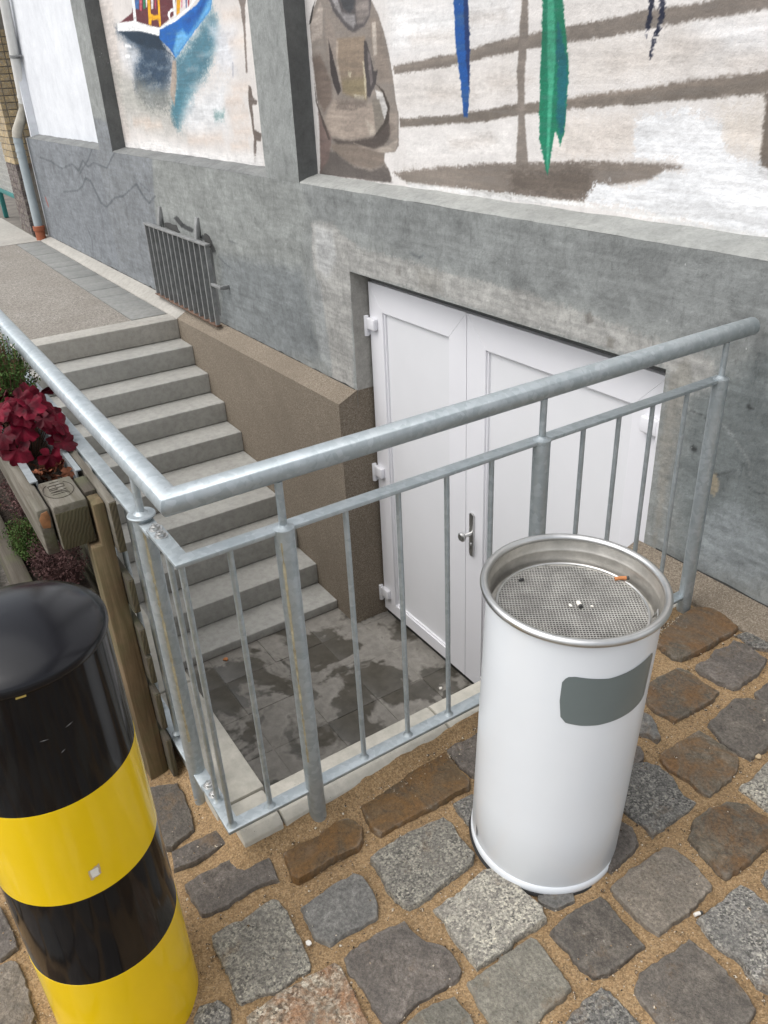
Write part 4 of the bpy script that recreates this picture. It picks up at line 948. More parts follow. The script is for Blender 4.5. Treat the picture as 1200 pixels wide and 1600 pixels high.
floor = empty('stairwell_floor', (-1.4, -.8, FLOOR), kind='structure')
m = MB().box(-2.75, 0.0, -1.66, 0.14, FLOOR-.12, FLOOR-.004)
obj('slab_bed', m, WETSLAB, floor)
xj = [-2.62, -2.305, -1.985, -1.665, -1.345, -1.025, -.705, -.385, -.10]
yj = [-1.655, -1.37, -1.045, -.715, -.39, -.085, .10]
for i in range(len(xj)-1):
    for j in range(len(yj)-1):
        dz = random.uniform(-.003, .003)
        m = MB().box(xj[i]+.0025, xj[i+1]-.0025, yj[j]+.0025, yj[j+1]-.0025, FLOOR-.05, FLOOR+dz)
        obj('paving_slab', m, WETSLAB, floor, bevel=.004)

rw = empty('retaining_wall', (-.06, -1.0, FLOOR), 'concrete retaining wall with pale kerbstones around the cellar pit', 'retaining wall')
m = MB()
m.box(-.112, -.002, -1.795, -.13, FLOOR-.1, -.10)
m.box(-4.9, -.112, -1.795, YL, FLOOR-.1, -.10)
obj('wall', m, CONC_STEP, rw)
ysplit = [-1.768, -1.655, -1.128, -.605, -.135]
for a, b in zip(ysplit[:-1], ysplit[1:]):
    pr = [(-.118, -.098), (-.118, .026), (-.110, .034), (-.020, .034), (.004, .018), (.008, -.098)]
    m = MB().prism(pr, 'y', a+.003, b-.003)
    obj('kerbstone', m, CONC_KERB, rw, bevel=.004)
xsplit = [-4.90, -4.3, -3.7, -3.1, -2.5, -1.9, -1.25, -.64, -.121]
for a, b in zip(xsplit[:-1], xsplit[1:]):
    m = MB().box(a+.003, b-.003, -1.785, YL-.004, -.098, .030)
    obj('kerbstone', m, CONC_KERB, rw, bevel=.006)

# ------------------------------------------------------------------ the house with the mural
house = empty('painted_house', (-3.0, 0.3, 0), 'grey plastered house front with a harbour mural above white cellar doors', 'building')
REC = 0.119
SILL_F, SILL_B = 1.143, 1.177
OX0, OX1, OZ = -2.345, -0.309, 0.750

def sdf(P, poly):
    V = np.array(poly, float); n = len(V)
    d2 = np.full(len(P), 1e9); ins = np.zeros(len(P), bool)
    for i in range(n):
        a = V[i]; b = V[(i+1) % n]; e = b-a
        w = P-a
        t = np.clip((w@e)/max(e@e, 1e-12), 0, 1)
        q = w - t[:, None]*e
        d2 = np.minimum(d2, (q*q).sum(1))
        cond = (a[1] > P[:, 1]) != (b[1] > P[:, 1])
        if abs(b[1]-a[1]) > 1e-12:
            xi = a[0] + (P[:, 1]-a[1])*(b[0]-a[0])/(b[1]-a[1])
            ins ^= cond & (P[:, 0] < xi)
    d = np.sqrt(d2)
    return np.where(ins, -d, d)

def painted_wall(name, xs, zs, y, base, layers, mat, holes=(), seed=1, wob=0.002, streak=0.06, cell=(.018,.030)):
    X, Zg = np.meshgrid(xs, zs)
    sh = X.shape
    w = xs[-1]-xs[0]; h = zs[-1]-zs[0]
    fine = grid_noise(sh, (h/cell[0], w/cell[1]), seed, 3, .65)
    mid = grid_noise(sh, (h/0.10, w/0.22), seed+1, 4, .6)
    big = grid_noise(sh, (h/0.35, w/0.7), seed+2, 4, .6)
    col = np.ones(sh+(3,))*np.array(base)/255.0
    col *= (1 + streak*(mid-0.5)*2 + streak*(big-0.5)*2)[..., None]
    P = np.stack([X.ravel(), Zg.ravel()], -1)
    C = col.reshape(-1, 3)
    F = (fine.ravel()-.5)*2; Mi = (mid.ravel()-.5)*2
    sp = (grid_noise(sh, (h/.006, w/.006), seed+4, 2, .7).ravel()-.5)*2
    stroke = (grid_noise(sh, (h/.012, w/.16), seed+3, 3, .6).ravel()-.5)*2
    for poly, rgb, soft, rough, alpha in layers:
        pa = np.array(poly); mg = soft*2+rough*2.5+.01
        sel = np.where((P[:, 0] > pa[:, 0].min()-mg) & (P[:, 0] < pa[:, 0].max()+mg) & (P[:, 1] > pa[:, 1].min()-mg) & (P[:, 1] < pa[:, 1].max()+mg))[0]
        if len(sel) == 0: continue
        d = sdf(P[sel], poly) + F[sel]*rough*.5 + Mi[sel]*rough*.5 + sp[sel]*rough*.55
        a = np.clip(.5 - d/(2*soft+1e-6), 0, 1); a = a*a*(3-2*a)*np.clip(alpha*(1+.22*stroke[sel]*(soft < .02)+.1*F[sel]), 0, 1)
        c = np.array(rgb)/255.0*(1+.09*F[sel]+.10*Mi[sel]+.12*stroke[sel])[:, None]
        C[sel] = C[sel]*(1-a[:, None]) + c*a[:, None]
    C = np.clip(C, 0, 1)
    L = np.where(C <= .04045, C/12.92, ((C+.055)/1.055)**2.4)
    L = np.concatenate([L, np.ones((len(L), 1))], 1)
    Yg = y + (mid-.5)*2*wob
    # keep the border straight so that neighbours meet
    cx = (X[:-1, :-1]+X[1:, 1:])/2; cz = (Zg[:-1, :-1]+Zg[1:, 1:])/2
    keep = np.ones(cx.shape, bool)
    for (a, b, c0, c1) in holes:
        keep &= ~((cx > a) & (cx < b) & (cz > c0) & (cz < c1))
    m, used = grid_mesh(xs, zs, keep, np.stack([X, Yg, Zg], -1))
    return obj(name, m, mat, house, smooth=60, attr=L[used], fix=False)

def faded(L, k):
    out = []
    for poly, rgb, soft, rough, alpha in L:
        if max(rgb)-min(rgb) < 45:
            g = sum(rgb)/3
            if g < 175: rgb = tuple(118+(q-118)*1.35 for q in rgb)
            g = sum(rgb)/3
            rgb = tuple(q+(g-q)*k+4 for q in rgb)
        out.append((poly, rgb, soft, rough, alpha))
    return out

def lines(a, b, step, extra=()):
    n = max(1, int(round((b-a)/step)))
    L = list(np.linspace(a, b, n+1)) + list(extra)
    return np.unique(np.round(np.array(L), 4))

GX0, GX1, GZ0, GZ1 = -5.44, -4.25, 0.13, 0.60
painted_wall('lower_wall', lines(-6.75, .62, .0072, (OX0, OX1, GX0, GX1)), lines(0.0, SILL_F, .0072, (OZ, GZ0, GZ1)), 0.0,
             (133,136,134), PLASTER, PAINT_WALL, ((OX0, OX1, -1, OZ), (GX0, GX1, GZ0, GZ1)), 31, .0025, .11)
painted_wall('lower_wall', lines(-9.70, -6.75, .014), lines(0.0, SILL_F, .012), 0.0,
             (124,130,136), PLASTER, PAINT_WALL, (), 41, .002, .07)
m = MB().add([(.62,0,-.3),(4.0,0,-.3),(4.0,0,SILL_F),(.62,0,SILL_F)], [(0,1,2,3)])
obj('lower_wall', m, PLASTER_GREY, house, fix=False)
painted_wall('mural_panel', lines(-2.825, .62, .0045), lines(SILL_B-.004, 2.10, .0045), REC,
             (212,208,205), faded(MURAL_RIGHT, .4), PAINT_MURAL, (), 51, .0015, .035, (.009,.022))
painted_wall('mural_panel', lines(-6.25, -3.235, .006), lines(SILL_B-.004, 2.32, .006), REC,
             (213,208,204), faded(MURAL_LEFT, .3), PAINT_MURAL, (), 61, .0015, .05, (.014,.034))
m = MB()
m.add([(-2.825,REC,2.10),(.62,REC,2.10),(.62,REC,6.0),(-2.825,REC,6.0)], [(0,1,2,3)])
m.add([(-6.25,REC,2.32),(-3.235,REC,2.32),(-3.235,REC,6.0),(-6.25,REC,6.0)], [(0,1,2,3)])
m.add([(-9.55,REC,SILL_B-.004),(-6.65,REC,SILL_B-.004),(-6.65,REC,6.0),(-9.55,REC,6.0)], [(0,1,2,3)])
m.add([(1.03,REC,SILL_B-.004),(4.0,REC,SILL_B-.004),(4.0,REC,6.0),(1.03,REC,6.0)], [(0,1,2,3)])
obj('upper_wall', m, PLASTER_WHITE, house, fix=False, smooth=0)
for (a, b) in ((-6.65, -6.25), (-3.235, -2.825), (.62, 1.03)):
    m = MB().box(a+.001, b-.001, .006, .16, SILL_F-.05, 6.0)
    pr = obj('pier', m, PLASTER_GREY, house)
    pf = painted_wall('pier_front', lines(a, b, .012), lines(SILL_F, 2.5, .012), 0.0, (138,141,139), PLASTER, PAINT_WALL, (), 71, .0015, .09)
    pf.parent = pr
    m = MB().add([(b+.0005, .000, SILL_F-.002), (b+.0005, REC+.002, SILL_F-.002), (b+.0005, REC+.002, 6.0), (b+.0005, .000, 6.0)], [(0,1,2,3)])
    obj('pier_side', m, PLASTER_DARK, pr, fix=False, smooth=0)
for (a, b) in ((-9.70, -6.65), (-6.25, -3.235), (-2.825, .62), (1.03, 4.0)):
    n = max(2, int((b-a)/.09)); v = []; f = []
    rg = random.Random(int(a*100))
    for k in range(n+1):
        x = a+(b-a)*k/n
        w1, w2 = rg.uniform(-.003, .003), rg.uniform(-.003, .003)
        v += [(x, -.001, SILL_F-.02), (x, .000+w1*.6, SILL_F+w1*.4), (x, .007, SILL_F+.006+w1), (x, .06, SILL_F+.022+w2), (x, REC+.004, SILL_B+.001+w2)]
    for k in range(n):
        for j in range(1, 4):
            f.append((k*5+j, k*5+5+j, k*5+6+j, k*5+1+j))
    m = MB(); m.v = v; m.f = f
    obj('sill', m, PLASTER_SILL if a > -3 else PLASTER_SILL2, house, fix=False, smooth=40)
m = MB().box(-9.55, 4.0, .165, 6.0, -.3, 6.0)
# solid core behind the front, left open behind the door and grille by starting at .30 below the sill
m = MB()
m.box(-9.55, 4.0, .165, 6.0, 1.10, 6.02)
m.box(-9.55, 4.0, .32, 6.0, -1.6, 1.098)
obj('house_core', m, PLASTER_DARK, house, smooth=0)
m = MB().prism([(-.25,6.02),(6.2,6.02),(6.2,6.2),(3.0,7.6),(-.25,6.2)], 'x', -9.6, 4.1)
obj('roof', m, BRICK_D, house, smooth=0)
# left end of the wall
m = MB().box(-9.74, -9.702, .0, .32, 0, SILL_F)
m.box(-9.60, -9.551, .03, .32, SILL_F+.001, 6.0)
obj('wall_end', m, PLASTER_WHITE, house)
# door opening: reveals and soffit
for q, mt in (([(OX0,0,.098),(OX0,.32,.098),(OX0,.32,OZ),(OX0,0,OZ)], PLASTER_CEMENT),
              ([(OX1,0,OZ),(OX1,.32,OZ),(OX1,.32,.05),(OX1,0,.05)], PLASTER_CEMENT),
              ([(OX1,.002,.05),(OX1,.32,.05),(OX1,.32,FLOOR-.02),(OX1,.002,FLOOR-.02)], ROUGHCAST)):
    obj('door_reveal', MB().add(q, [(0,1,2,3)]), mt, house, fix=False, smooth=0)
obj('door_soffit', MB().add([(OX0,0,OZ),(OX0,.32,OZ),(OX1,.32,OZ),(OX1,0,OZ)], [(0,1,2,3)]), PLASTER_CEMENT, house, fix=False, smooth=0)
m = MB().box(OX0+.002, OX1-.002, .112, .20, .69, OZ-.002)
obj('door_head', m, PLASTER_DARK, house)  # darker plaster colour paints in the shadow band under the soffit
# grille recess
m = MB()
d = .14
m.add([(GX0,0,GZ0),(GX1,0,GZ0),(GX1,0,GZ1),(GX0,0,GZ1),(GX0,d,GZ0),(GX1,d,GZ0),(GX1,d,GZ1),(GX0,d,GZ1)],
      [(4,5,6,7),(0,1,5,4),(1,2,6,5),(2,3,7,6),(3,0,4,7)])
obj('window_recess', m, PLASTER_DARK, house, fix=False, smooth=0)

# roughcast plinths at the wall foot
XE = OX0-.12
m = MB().hexa([(-4.895,-.122,FLOOR-.02),(XE,-.122,FLOOR-.02),(XE,-.002,FLOOR-.02),(-4.895,-.002,FLOOR-.02),
               (-4.895,-.122,.002),(XE,-.122,.043),(XE,-.002,.0985),(-4.895,-.002,.075)])
obj('roughcast_plinth', m, ROUGHCAST, house, smooth=0)
m = MB().prism([(-.122, FLOOR-.02), (-.122, .043), (-.002, .0985), (.318, .0985), (.318, FLOOR-.02)], 'x', XE, OX0-.003)
obj('roughcast_plinth', m, ROUGHCAST, house, smooth=0)
m = MB().hexa([(OX1-.03,-.122,FLOOR-.02),(4.0,-.122,-.3),(4.0,-.002,-.3),(OX1-.03,-.002,FLOOR-.02),
               (OX1-.03,-.122,.052),(4.0,-.122,.052),(4.0,-.002,.088),(OX1-.03,-.002,.088)])
obj('roughcast_plinth', m, ROUGHCAST, house, bevel=.008, seg=3)
m = MB().hexa([(-9.9,-.126,-.1),(-4.90,-.126,-.1),(-4.90,-.002,-.1),(-9.9,-.002,-.1),
               (-9.9,-.126,.004),(-4.90,-.126,.006),(-4.90,-.002,.070),(-9.9,-.002,.035)])
obj('wall_foot_fillet', m, CONC_PAVE, house, bevel=.006)

# dark open joint where the plaster meets the plinth and the fillet
rg = random.Random(77)
for (xa, xb, za, zb) in ((-9.4, -4.95, .036, .070), (-4.85, -2.36, .0755, .0985), (-.25, 1.6, .088, .088)):
    n = int((xb-xa)/.05); v = []; f = []
    for k in range(n+1):
        q = k/n; x = xa+(xb-xa)*q; z = za+(zb-za)*q
        v += [(x, -.0045, z-.004), (x, -.0045, z+.001+abs(rg.gauss(0, .0045))*(rg.random() < .8))]
        if k: f.append((2*k-2, 2*k, 2*k+1, 2*k-1))
    m = MB(); m.v = v; m.f = f
    obj('open_joint', m, DARK, house, fix=False, smooth=0)

# the double door
def mitred(x0, x1, z0, z1, wl, wr, wt, wb, y0, y1, g=.0006):
    xi0, xi1, zi0, zi1 = x0+wl, x1-wr, z0+wb, z1-wt
    out = []
    out.append([(x0, z0), (xi0-g, zi0), (xi0-g, zi1), (x0, z1)])
    out.append([(x1, z1), (xi1+g, zi1), (xi1+g, zi0), (x1, z0)])
    out.append([(x0+g*2, z1), (xi0, zi1), (xi1, zi1), (x1-g*2, z1)])
    out.append([(x1-g*2, z0), (xi1, zi0), (xi0, zi0), (x0+g*2, z0)])
    m = MB()
    for p in out: m.prism(p, 'y', y0, y1)
    return m
DZ0, DZ1 = -1.412, 0.684
def leaf(x0, x1, px0, px1, label):
    m = mitred(x0, x1, DZ0, DZ1, px0-x0, x1-px1, .141, .080, .100, .168, .0003)
    lf = obj('door_leaf', m, PVC, house, bevel=.0009, seg=1, label=label)
    b = .009
    mb = mitred(px0+.001, px1-.001, DZ0+.081, DZ1-.142, b, b, b, b, .110, .160)
    obj('glazing_bead', mb, PVC, lf, bevel=.0015)
    mp = MB().box(px0+.010, px1-.010, .121, .150, DZ0+.09, DZ1-.15)
    obj('panel', mp, PVC_PANEL, lf)
    return lf
lf1 = leaf(-2.333, -1.4965, -2.207, -1.630, 'narrow left leaf of the white double door')
lf2 = leaf(-1.4925, -.372, -1.357, -.508, 'wide right leaf of the white double door with the knob')
def hinge(par, x, z, s):
    m = MB()
    m.box(min(x, x+s*.075), max(x, x+s*.075), .072, .101, z-.020, z+.042)
    o = obj('hinge', m, PVC, par, bevel=.006, seg=3)
    m2 = MB().tube([(x-s*.012, .082, z-.062), (x-s*.012, .082, z+.050)], .014, 16)
    m2.box(min(x-s*.03, x-s*.002), max(x-s*.03, x-s*.002), .086, .105, z-.058, z-.012)
    obj('hinge_pin', m2, PVC, par, bevel=.002)
for z in (.457, -.424, -1.285): hinge(lf1, -2.330, z, 1)
for z in (.483, -.40, -1.27): hinge(lf2, -.375, z, -1)
# knob on its long plate
pl = []
for k in range(25):
    a = math.pi*k/24; pl.append((-1.437+.016*math.cos(a), -.334+.016*math.sin(a)))
for k in range(25):
    a = math.pi+math.pi*k/24; pl.append((-1.437+.016*math.cos(a), -.556+.016*math.sin(a)))
m = MB().prism(pl, 'y', .088, .1005)
obj('handle_plate', m, STEEL, lf2, bevel=.003)
Ry = Matrix.Rotation(math.radians(90), 4, 'X')
m = MB().lathe([(.0001,.070),(.018,.070),(.025,.064),(.026,.058),(.020,.050),(.011,.042),(.010,.0)], 32, (-1.437,.089,-.436), M=Ry)
obj('knob', m, STEEL, lf2)
m = MB().lathe([(.0001,.006),(.008,.006),(.0085,.0)], 20, (-1.437,.0885,-.500), M=Ry)
m.box(-1.4395,-1.4345,.081,.0885,-.525,-.503)
obj('lock_cylinder', m, STEEL, lf2)
m = MB().box(-2.335, -.37, .12, .16, FLOOR+.002, DZ0-.004)
obj('door_threshold', m, RUBBER, house)

# the iron grille over the low window
gr = empty('window_grille', (-4.84, -.04, .1), None, None)
gr.parent = house
gr.location = Vector((-4.84, -.04, .1)) - house.location
gr['label'] = 'rusty grey iron grille of upright bars over a low window'
NB = 13
for k in range(NB):
    x = -5.485 + k*(1.29/(NB-1))
    dx = random.uniform(-.002, .002)
    m = MB().hexa([(x-.007,-.072,.09),(x+.007,-.072,.09),(x+.007,-.040,.09),(x-.007,-.040,.09),
                   (x-.007+dx,-.072,.642),(x+.007+dx,-.072,.642),(x+.007+dx,-.040,.642),(x-.007+dx,-.040,.642)])
    obj('bar', m, RUST_IRON, gr)
m = MB().box(-5.51, -4.175, -.076, -.036, .643, .658)
obj('top_rail', m, RUST_IRON, gr, bevel=.002)
m = MB().box(-5.51, -4.175, -.076, -.036, .078, .0895)
obj('bottom_rail', m, simple('rusty_iron', (0.13,0.075,0.05), 0.8, 0, 0.5, 25, 0.5, 60), gr, bevel=.002)
for x in (-5.225, -4.44):
    m = MB().prism([(-.045,.640),(-.020,.640),(.004,.74),(.004,.80),(-.015,.80),(-.030,.74)], 'x', x-.022, x+.022)
    obj('bracket', m, RUST_IRON, gr, bevel=.003)
m = MB().box(-4.19, -4.02, -.070, -.050, .372, .392)
m.box(-4.04, -4.02, -.050, .004, .368, .396)
obj('bracket', m, RUST_IRON, gr, bevel=.002)
# broken plaster holes above the grille
for (cx, cz, w, h) in ((-5.02, .668, .17, .035), (-4.30, .665, .09, .05)):
    pts = []
    for k in range(14):
        a = 2*math.pi*k/14; q = random.uniform(.6, 1.1)
        pts.append((cx+w*q*math.cos(a), cz+h*q*math.sin(a)))
    m = MB().prism(pts, 'y', -.004, .002)
    obj('plaster_gap', m, DARK, house)

# downpipe at the far end of the wall
dp = empty('downpipe', (0,0,0)); dp.parent = house
dp.location = Vector((-9.75, -.1, 0)) - house.location
dp['label'] = 'white and blue-grey downpipe with a terracotta foot at the wall end'
PX = -9.70
m = MB().tube([(-9.0, .04, 4.4), (-9.42, .045, 2.46), (-9.66, .05, 1.50)], .052, 20)
obj('upper_pipe', m, PIPE_WHITE, dp)
m = MB().tube([(-9.66, .05, 1.51), (-9.68, .045, 1.44), (PX, -.085, 1.22), (PX, -.10, 1.15)], .056, 20)
obj('elbow', m, simple('stained_pipe', (0.36,0.34,0.29), .6, 0, .3, 8), dp)
m = MB().tube([(PX, -.10, 1.16), (PX, -.10, .10)], .050, 20)
obj('lower_pipe', m, ZINC, dp)
for z in (1.10, 1.00, .94):
    m = MB().tube([(PX, -.10, z), (PX, -.10, z+.02)], .055, 20)
    obj('pipe_collar', m, ZINC, dp)
for (px, y, z) in ((-9.545, .047, 1.96), (-9.645, .05, 1.56)):
    m = MB().tube([(px, y, z), (px+.007, y, z+.03)], .057, 20)
    if z > 1.6: m.box(px, px+.12, y-.006, y+.06, z+.008, z+.022)
    obj('pipe_clip', m, RUST_IRON if z > 1.6 else PIPE_WHITE, dp)
m = MB().lathe([(.058,.0),(.058,.11),(.070,.115),(.072,.165),(.060,.17)], 24, (PX, -.10, .0))
obj('pipe_foot', m, TERRACOTTA, dp)

# ------------------------------------------------------------------ neighbouring brick house at far left
bh = empty('brick_house', (-10.5, 0, 0), 'yellow brick house end with a dark brick base at the far left', 'building')
BX1, BX0, BY = -10.10, -10.72, -.12
m = MB().box(BX0+.006, BX1-.006, BY+.006, 3.0, -.1, 5.0)
m.box(-16, BX0+.004, .6, 3.0, 2.0, 5.0)
obj('wall', m, MORTAR, bh)
base_b = {}
rg = random.Random(3)
def brick(x0, x1, y0, y1, z0, z1, mat):
    m = MB().box(x0, x1, y0, y1, z0, z1)
    return obj('brick', m, mat, bh, smooth=0)
for c in range(30):
    z = .02 + c*.075
    mat = BRICK_D if z < .78 else BRICK_Y
    off = 0 if c % 2 else .12
    x = BX1
    first = True
    while x > BX0+.03:
        L = .24 if not (first and off) else .115
        xa = max(BX0, x-L)
        brick(xa, x, BY-.002-rg.uniform(0, .002), BY+.05, z, z+.064, mat)
        x = xa-.011; first = False
    for (ya, yb) in ((BY+.062, BY+.17), (BY+.182, BY+.42)):
        if z > .75: brick(BX1-.05, BX1+.002+rg.uniform(0, .002), ya, yb, z, z+.064, mat)
gt = empty('garden_gate', (-11.4, -.05, 0), 'teal framed gate with pale lattice beside the brick base', 'gate')
for x in (-10.82, -12.2):
    m = MB().box(x-.03, x+.03, -.08, -.02, .0, 1.25)
    obj('gate_post', m, TEAL, gt, bevel=.004)
for z in (.36, 1.2):
    m = MB().box(-12.17, -10.85, -.07, -.03, z, z+.05)
    obj('gate_rail', m, TEAL, gt, bevel=.004)
for k in range(14):
    x = -12.1 + k*.093
    m = MB().box(x, x+.02, -.055, -.045, .415, 1.195)
    obj('slat', m, WHITE_PAINT, gt)
for k in range(9):
    z = .45 + k*.085
    m = MB().box(-12.15, -10.87, -.043, -.036, z, z+.018)
    obj('slat', m, WHITE_PAINT, gt)
# yard behind the gate
m = MB().box(-30, -10.13, -.124, 12, -.2, -.004)
obj('yard', m, simple('grey_yard', (0.16,0.145,0.125), .9, 0, .3, 4, .4, 60), kind='structure', smooth=0)

# ------------------------------------------------------------------ galvanised railing
W, H, H1, HB = 1.783, 0.970, 0.8386, 0.0907
rail = empty('metal_railing', (0, -W, 0), 'galvanised steel railing with round handrail around the cellar stairs', 'railing')
HR = .0255
m = MB().tube([(0, -.045, H), (0, -W, H), (-5.0, -W, H)], HR, 40)
obj('handrail', m, GALV, rail, smooth=60)
T = .005; BW = .0175
# flat bars: front panel (from the wall post round the corner to the bolts) and side panel
def flat(poly, z, name):
    m = MB().prism(poly, 'z', z-T, z+T)
    return obj(name, m, GALV, rail, bevel=.0015)
for z, name in ((H1, 'top_bar'), (HB, 'bottom_bar')):
    flat([(-BW, -.150), (BW, -.150), (BW, -W-BW), (-.160, -W-BW), (-.160, -W+BW), (-BW, -W+BW)], z, name)
    flat([(-.150, -W-BW), (-.150, -W+BW), (-5.0, -W+BW), (-5.0, -W-BW)], z-2*T-.0006, name)
    for xb in (-.147, -.112):
        zz = z+T
        hx = [(xb+.011*math.cos(k*math.pi/3+.2), -W+.011*math.sin(k*math.pi/3+.2)) for k in range(6)]
        m = MB().lathe([(.0001,.002),(.0145,.002),(.0145,0)], 20, (xb, -W, zz))
        m.prism(hx, 'z', zz+.002, zz+.009)
        m.lathe([(.0001,.013),(.006,.013),(.006,.009)], 12, (xb, -W, zz))
        obj('bolt', m, STEEL, rail, bevel=.001)
PR = .0218
def post(x, y, z0, front=True):
    m = MB().tube([(x, y, z0), (x, y, H1+(.004 if front else .002))], PR, 32)
    obj('post', m, GALV, rail)
    m = MB().tube([(x, y, H1), (x, y, H-.02)], .0085, 16)
    obj('pin', m, GALV, rail)
    m = MB().lathe([(.0001,.016),(.010,.014),(.014,.009),(PR+.001,.006),(PR+.001,.0)], 32, (x, y, H1))
    obj('weld_collar', m, GALV, rail)
for y, zg in ((-1.5653, -.12), (-.8525, -.12), (-.1672, -.05)):
    post(.011, y, zg)
post(-.230, -W-.003, -.12, False)
m = MB().lathe([(.0001,.007),(.029,.007),(.031,.004),(.029,0.0)], 32, (-.230, -W-.003, H1+.001))
obj('post_plate', m, GALV, rail)
for x in (-1.65, -3.05, -4.45): post(x, -W, -.12, False)
def baluster(x, y):
    m = MB().tube([(x, y, HB+T-.002), (x, y, H1-T)], .0066, 16)
    obj('baluster', m, GALV, rail)
    m = MB().lathe([(.007,.010),(.009,.005),(.014,.0)], 16, (x, y, HB+T-.0005))
    obj('weld_bead', m, GALV, rail)
for y in (-1.785, -1.683, -1.412, -1.274, -1.138, -1.003, -.698, -.567, -.436, -.295): baluster(0, y)
baluster(-.090, -W)
x = -.375
while x > -4.9:
    if min(abs(x-q) for q in (-1.65, -3.05, -4.45)) > .05: baluster(x, -W)
    x -= .135
# rusty run-off streaks left from the galvanising on the two near posts
STREAK = simple('rust_streak', (0.36,0.32,0.22), 0.6, 0, 0.35, 60, 0, 60)
for (x, y, ang) in ((-.230, -W-.003, -.35), (.011, -1.5653, -.80)):
    rg = random.Random(int(y*100)); mm = MB(); vs = []; fs = []
    n = 60; z0, z1 = .20, H1-.02
    for k in range(n+1):
        z = z0+(z1-z0)*k/n
        wv = .0030*(.6+.6*rg.random())*(1.0 if rg.random() > .1 else .3)
        for s in (-1, 1):
            a = ang + s*wv/PR
            vs.append((x+(PR+.0004)*math.cos(a), y+(PR+.0004)*math.sin(a), z))
    for k in range(n): fs.append((2*k, 2*k+1, 2*k+3, 2*k+2))
    mm.v = vs; mm.f = fs
    obj('rust_streak', mm, STREAK, rail, fix=False)

# ------------------------------------------------------------------ ash bin
BC = Vector((.3743, -1.1298, -.0115)); BN = Vector((.0403, .0108, 1)).normalized()
ab = empty('ash_bin', BC, 'white cylindrical ash bin with wire sieve top standing beside the railing', 'ash bin')
MT = Vector((0,0,1)).rotation_difference(BN).to_matrix().to_4x4()
def bl(prof, name, mat, n=96, **k):
    m = MB().lathe(prof, n, BC, M=MT); return obj(name, m, mat, ab, **k)
bl([(.1735,.026),(.1752,.030),(.1756,.20),(.1754,.45),(.1756,.70),(.1765,.738)], 'body', BIN_WHITE, smooth=50)
bl([(.1700,.004),(.1770,.004),(.1780,.008),(.1778,.022),(.1745,.0265),(.1735,.0275)], 'base_ring', BIN_WHITE, smooth=50)
bl([(.155,-.006),(.180,-.006),(.1825,.0),(.180,.0045),(.160,.005)], 'rubber_foot', RUBBER)
rim = []
for k in range(17):
    a = 2*math.pi*k/16; rim.append((.1815+.0085*math.cos(a), .7455+.0085*math.sin(a)))
bl(rim, 'rim', STEEL, 128)
bl([(.1770,.748),(.1745,.742),(.1738,.724),(.1715,.7205),(.1705,.716),(.1700,.690),(.166,.684),(.150,.682)], 'inner_collar', STEEL_DIRTY, 128, smooth=40)
ring = [(.1525+.0032*math.cos(2*math.pi*k/10), .6950+.0032*math.sin(2*math.pi*k/10)) for k in range(11)]
bl(ring, 'sieve_ring', STEEL, 128)
# woven wire sieve
m = MB(); r0 = .1515; stp = .0061; wd = .00062
k = -int(r0/stp)
while k*stp < r0:
    t = k*stp; L = math.sqrt(max(r0*r0-t*t, 0))
    if L > .01:
        m.box(-L, L, t-wd, t+wd, .6942, .6957)
        m.box(t-wd, t+wd, -L, L, .6951, .6966)
    k += 1
RZ = Matrix.Rotation(math.radians(-35), 4, 'Z')
m.v = [tuple(BC + (MT @ RZ @ Vector(p))) for p in m.v]
obj('wire_sieve', m, SIEVE, ab, kind='stuff', smooth=0, fix=False)
ASH = NT('ash_sand')
ASH.color(ASH.ramp(ASH.noise(28, 5, .7), [(.3, (.02,.018,.016)), (.5, (.065,.06,.053)), (.7, (.17,.16,.145))])).rough(.95)
bl([(.0001,.6900),(.10,.6895),(.1525,.6885)], 'ash_bed', ASH.m)
for a0 in (.35, .62):
    p = [Vector((.160*math.cos(a0), .160*math.sin(a0), .690)), Vector((.166*math.cos(a0), .166*math.sin(a0), .712)), Vector((.1655*math.cos(a0+.12), .1655*math.sin(a0+.12), .713)), Vector((.160*math.cos(a0+.14), .160*math.sin(a0+.14), .690))]
    m = MB().tube([BC + MT @ q for q in p], .0016, 8)
    obj('sieve_clip', m, STEEL, ab)
# grey curved panel on the front
LAB = [(-.842,.559),(-.853,.597),(-.853,.642),(-.808,.657),(-.718,.660),(-.543,.656),(-.344,.652),(-.125,.656),(.100,.661),(.300,.664),(.345,.655),(.340,.603),(.325,.555),(.25,.544),(.05,.538),(-.170,.535),(-.392,.533),(-.594,.535),(-.758,.540)]
cph = -.25; czz = .60
n = len(LAB); vs = []; fs = []
rr = .1764
def lp(ph, z, r): return BC + MT @ Vector((r*math.cos(ph), r*math.sin(ph), z))
# subdivide into columns by angle
cols = np.linspace(-.853, .345, 40)
def bound(ph, up):
    best = None
    for i in range(n):
        a, b = LAB[i], LAB[(i+1) % n]
        if min(a[0], b[0]) <= ph <= max(a[0], b[0]) and abs(a[0]-b[0]) > 1e-6:
            z = a[1]+(ph-a[0])*(b[1]-a[1])/(b[0]-a[0])
            if best is None or (z > best if up else z < best): best = z
    return best
for ph in cols:
    ph2 = min(max(ph, -.8525), .3445)
    lo, hi = bound(ph2, False), bound(ph2, True)
    for t in (0, .33, .67, 1): vs.append(lp(ph2, lo+(hi-lo)*t, rr))
for i in range(len(cols)-1):
    for t in range(3): fs.append((i*4+t, i*4+4+t, i*4+5+t, i*4+1+t))
m = MB(); m.v = [tuple(v) for v in vs]; m.f = fs
obj('front_panel', m, BIN_GREY, ab, fix=False, smooth=60)
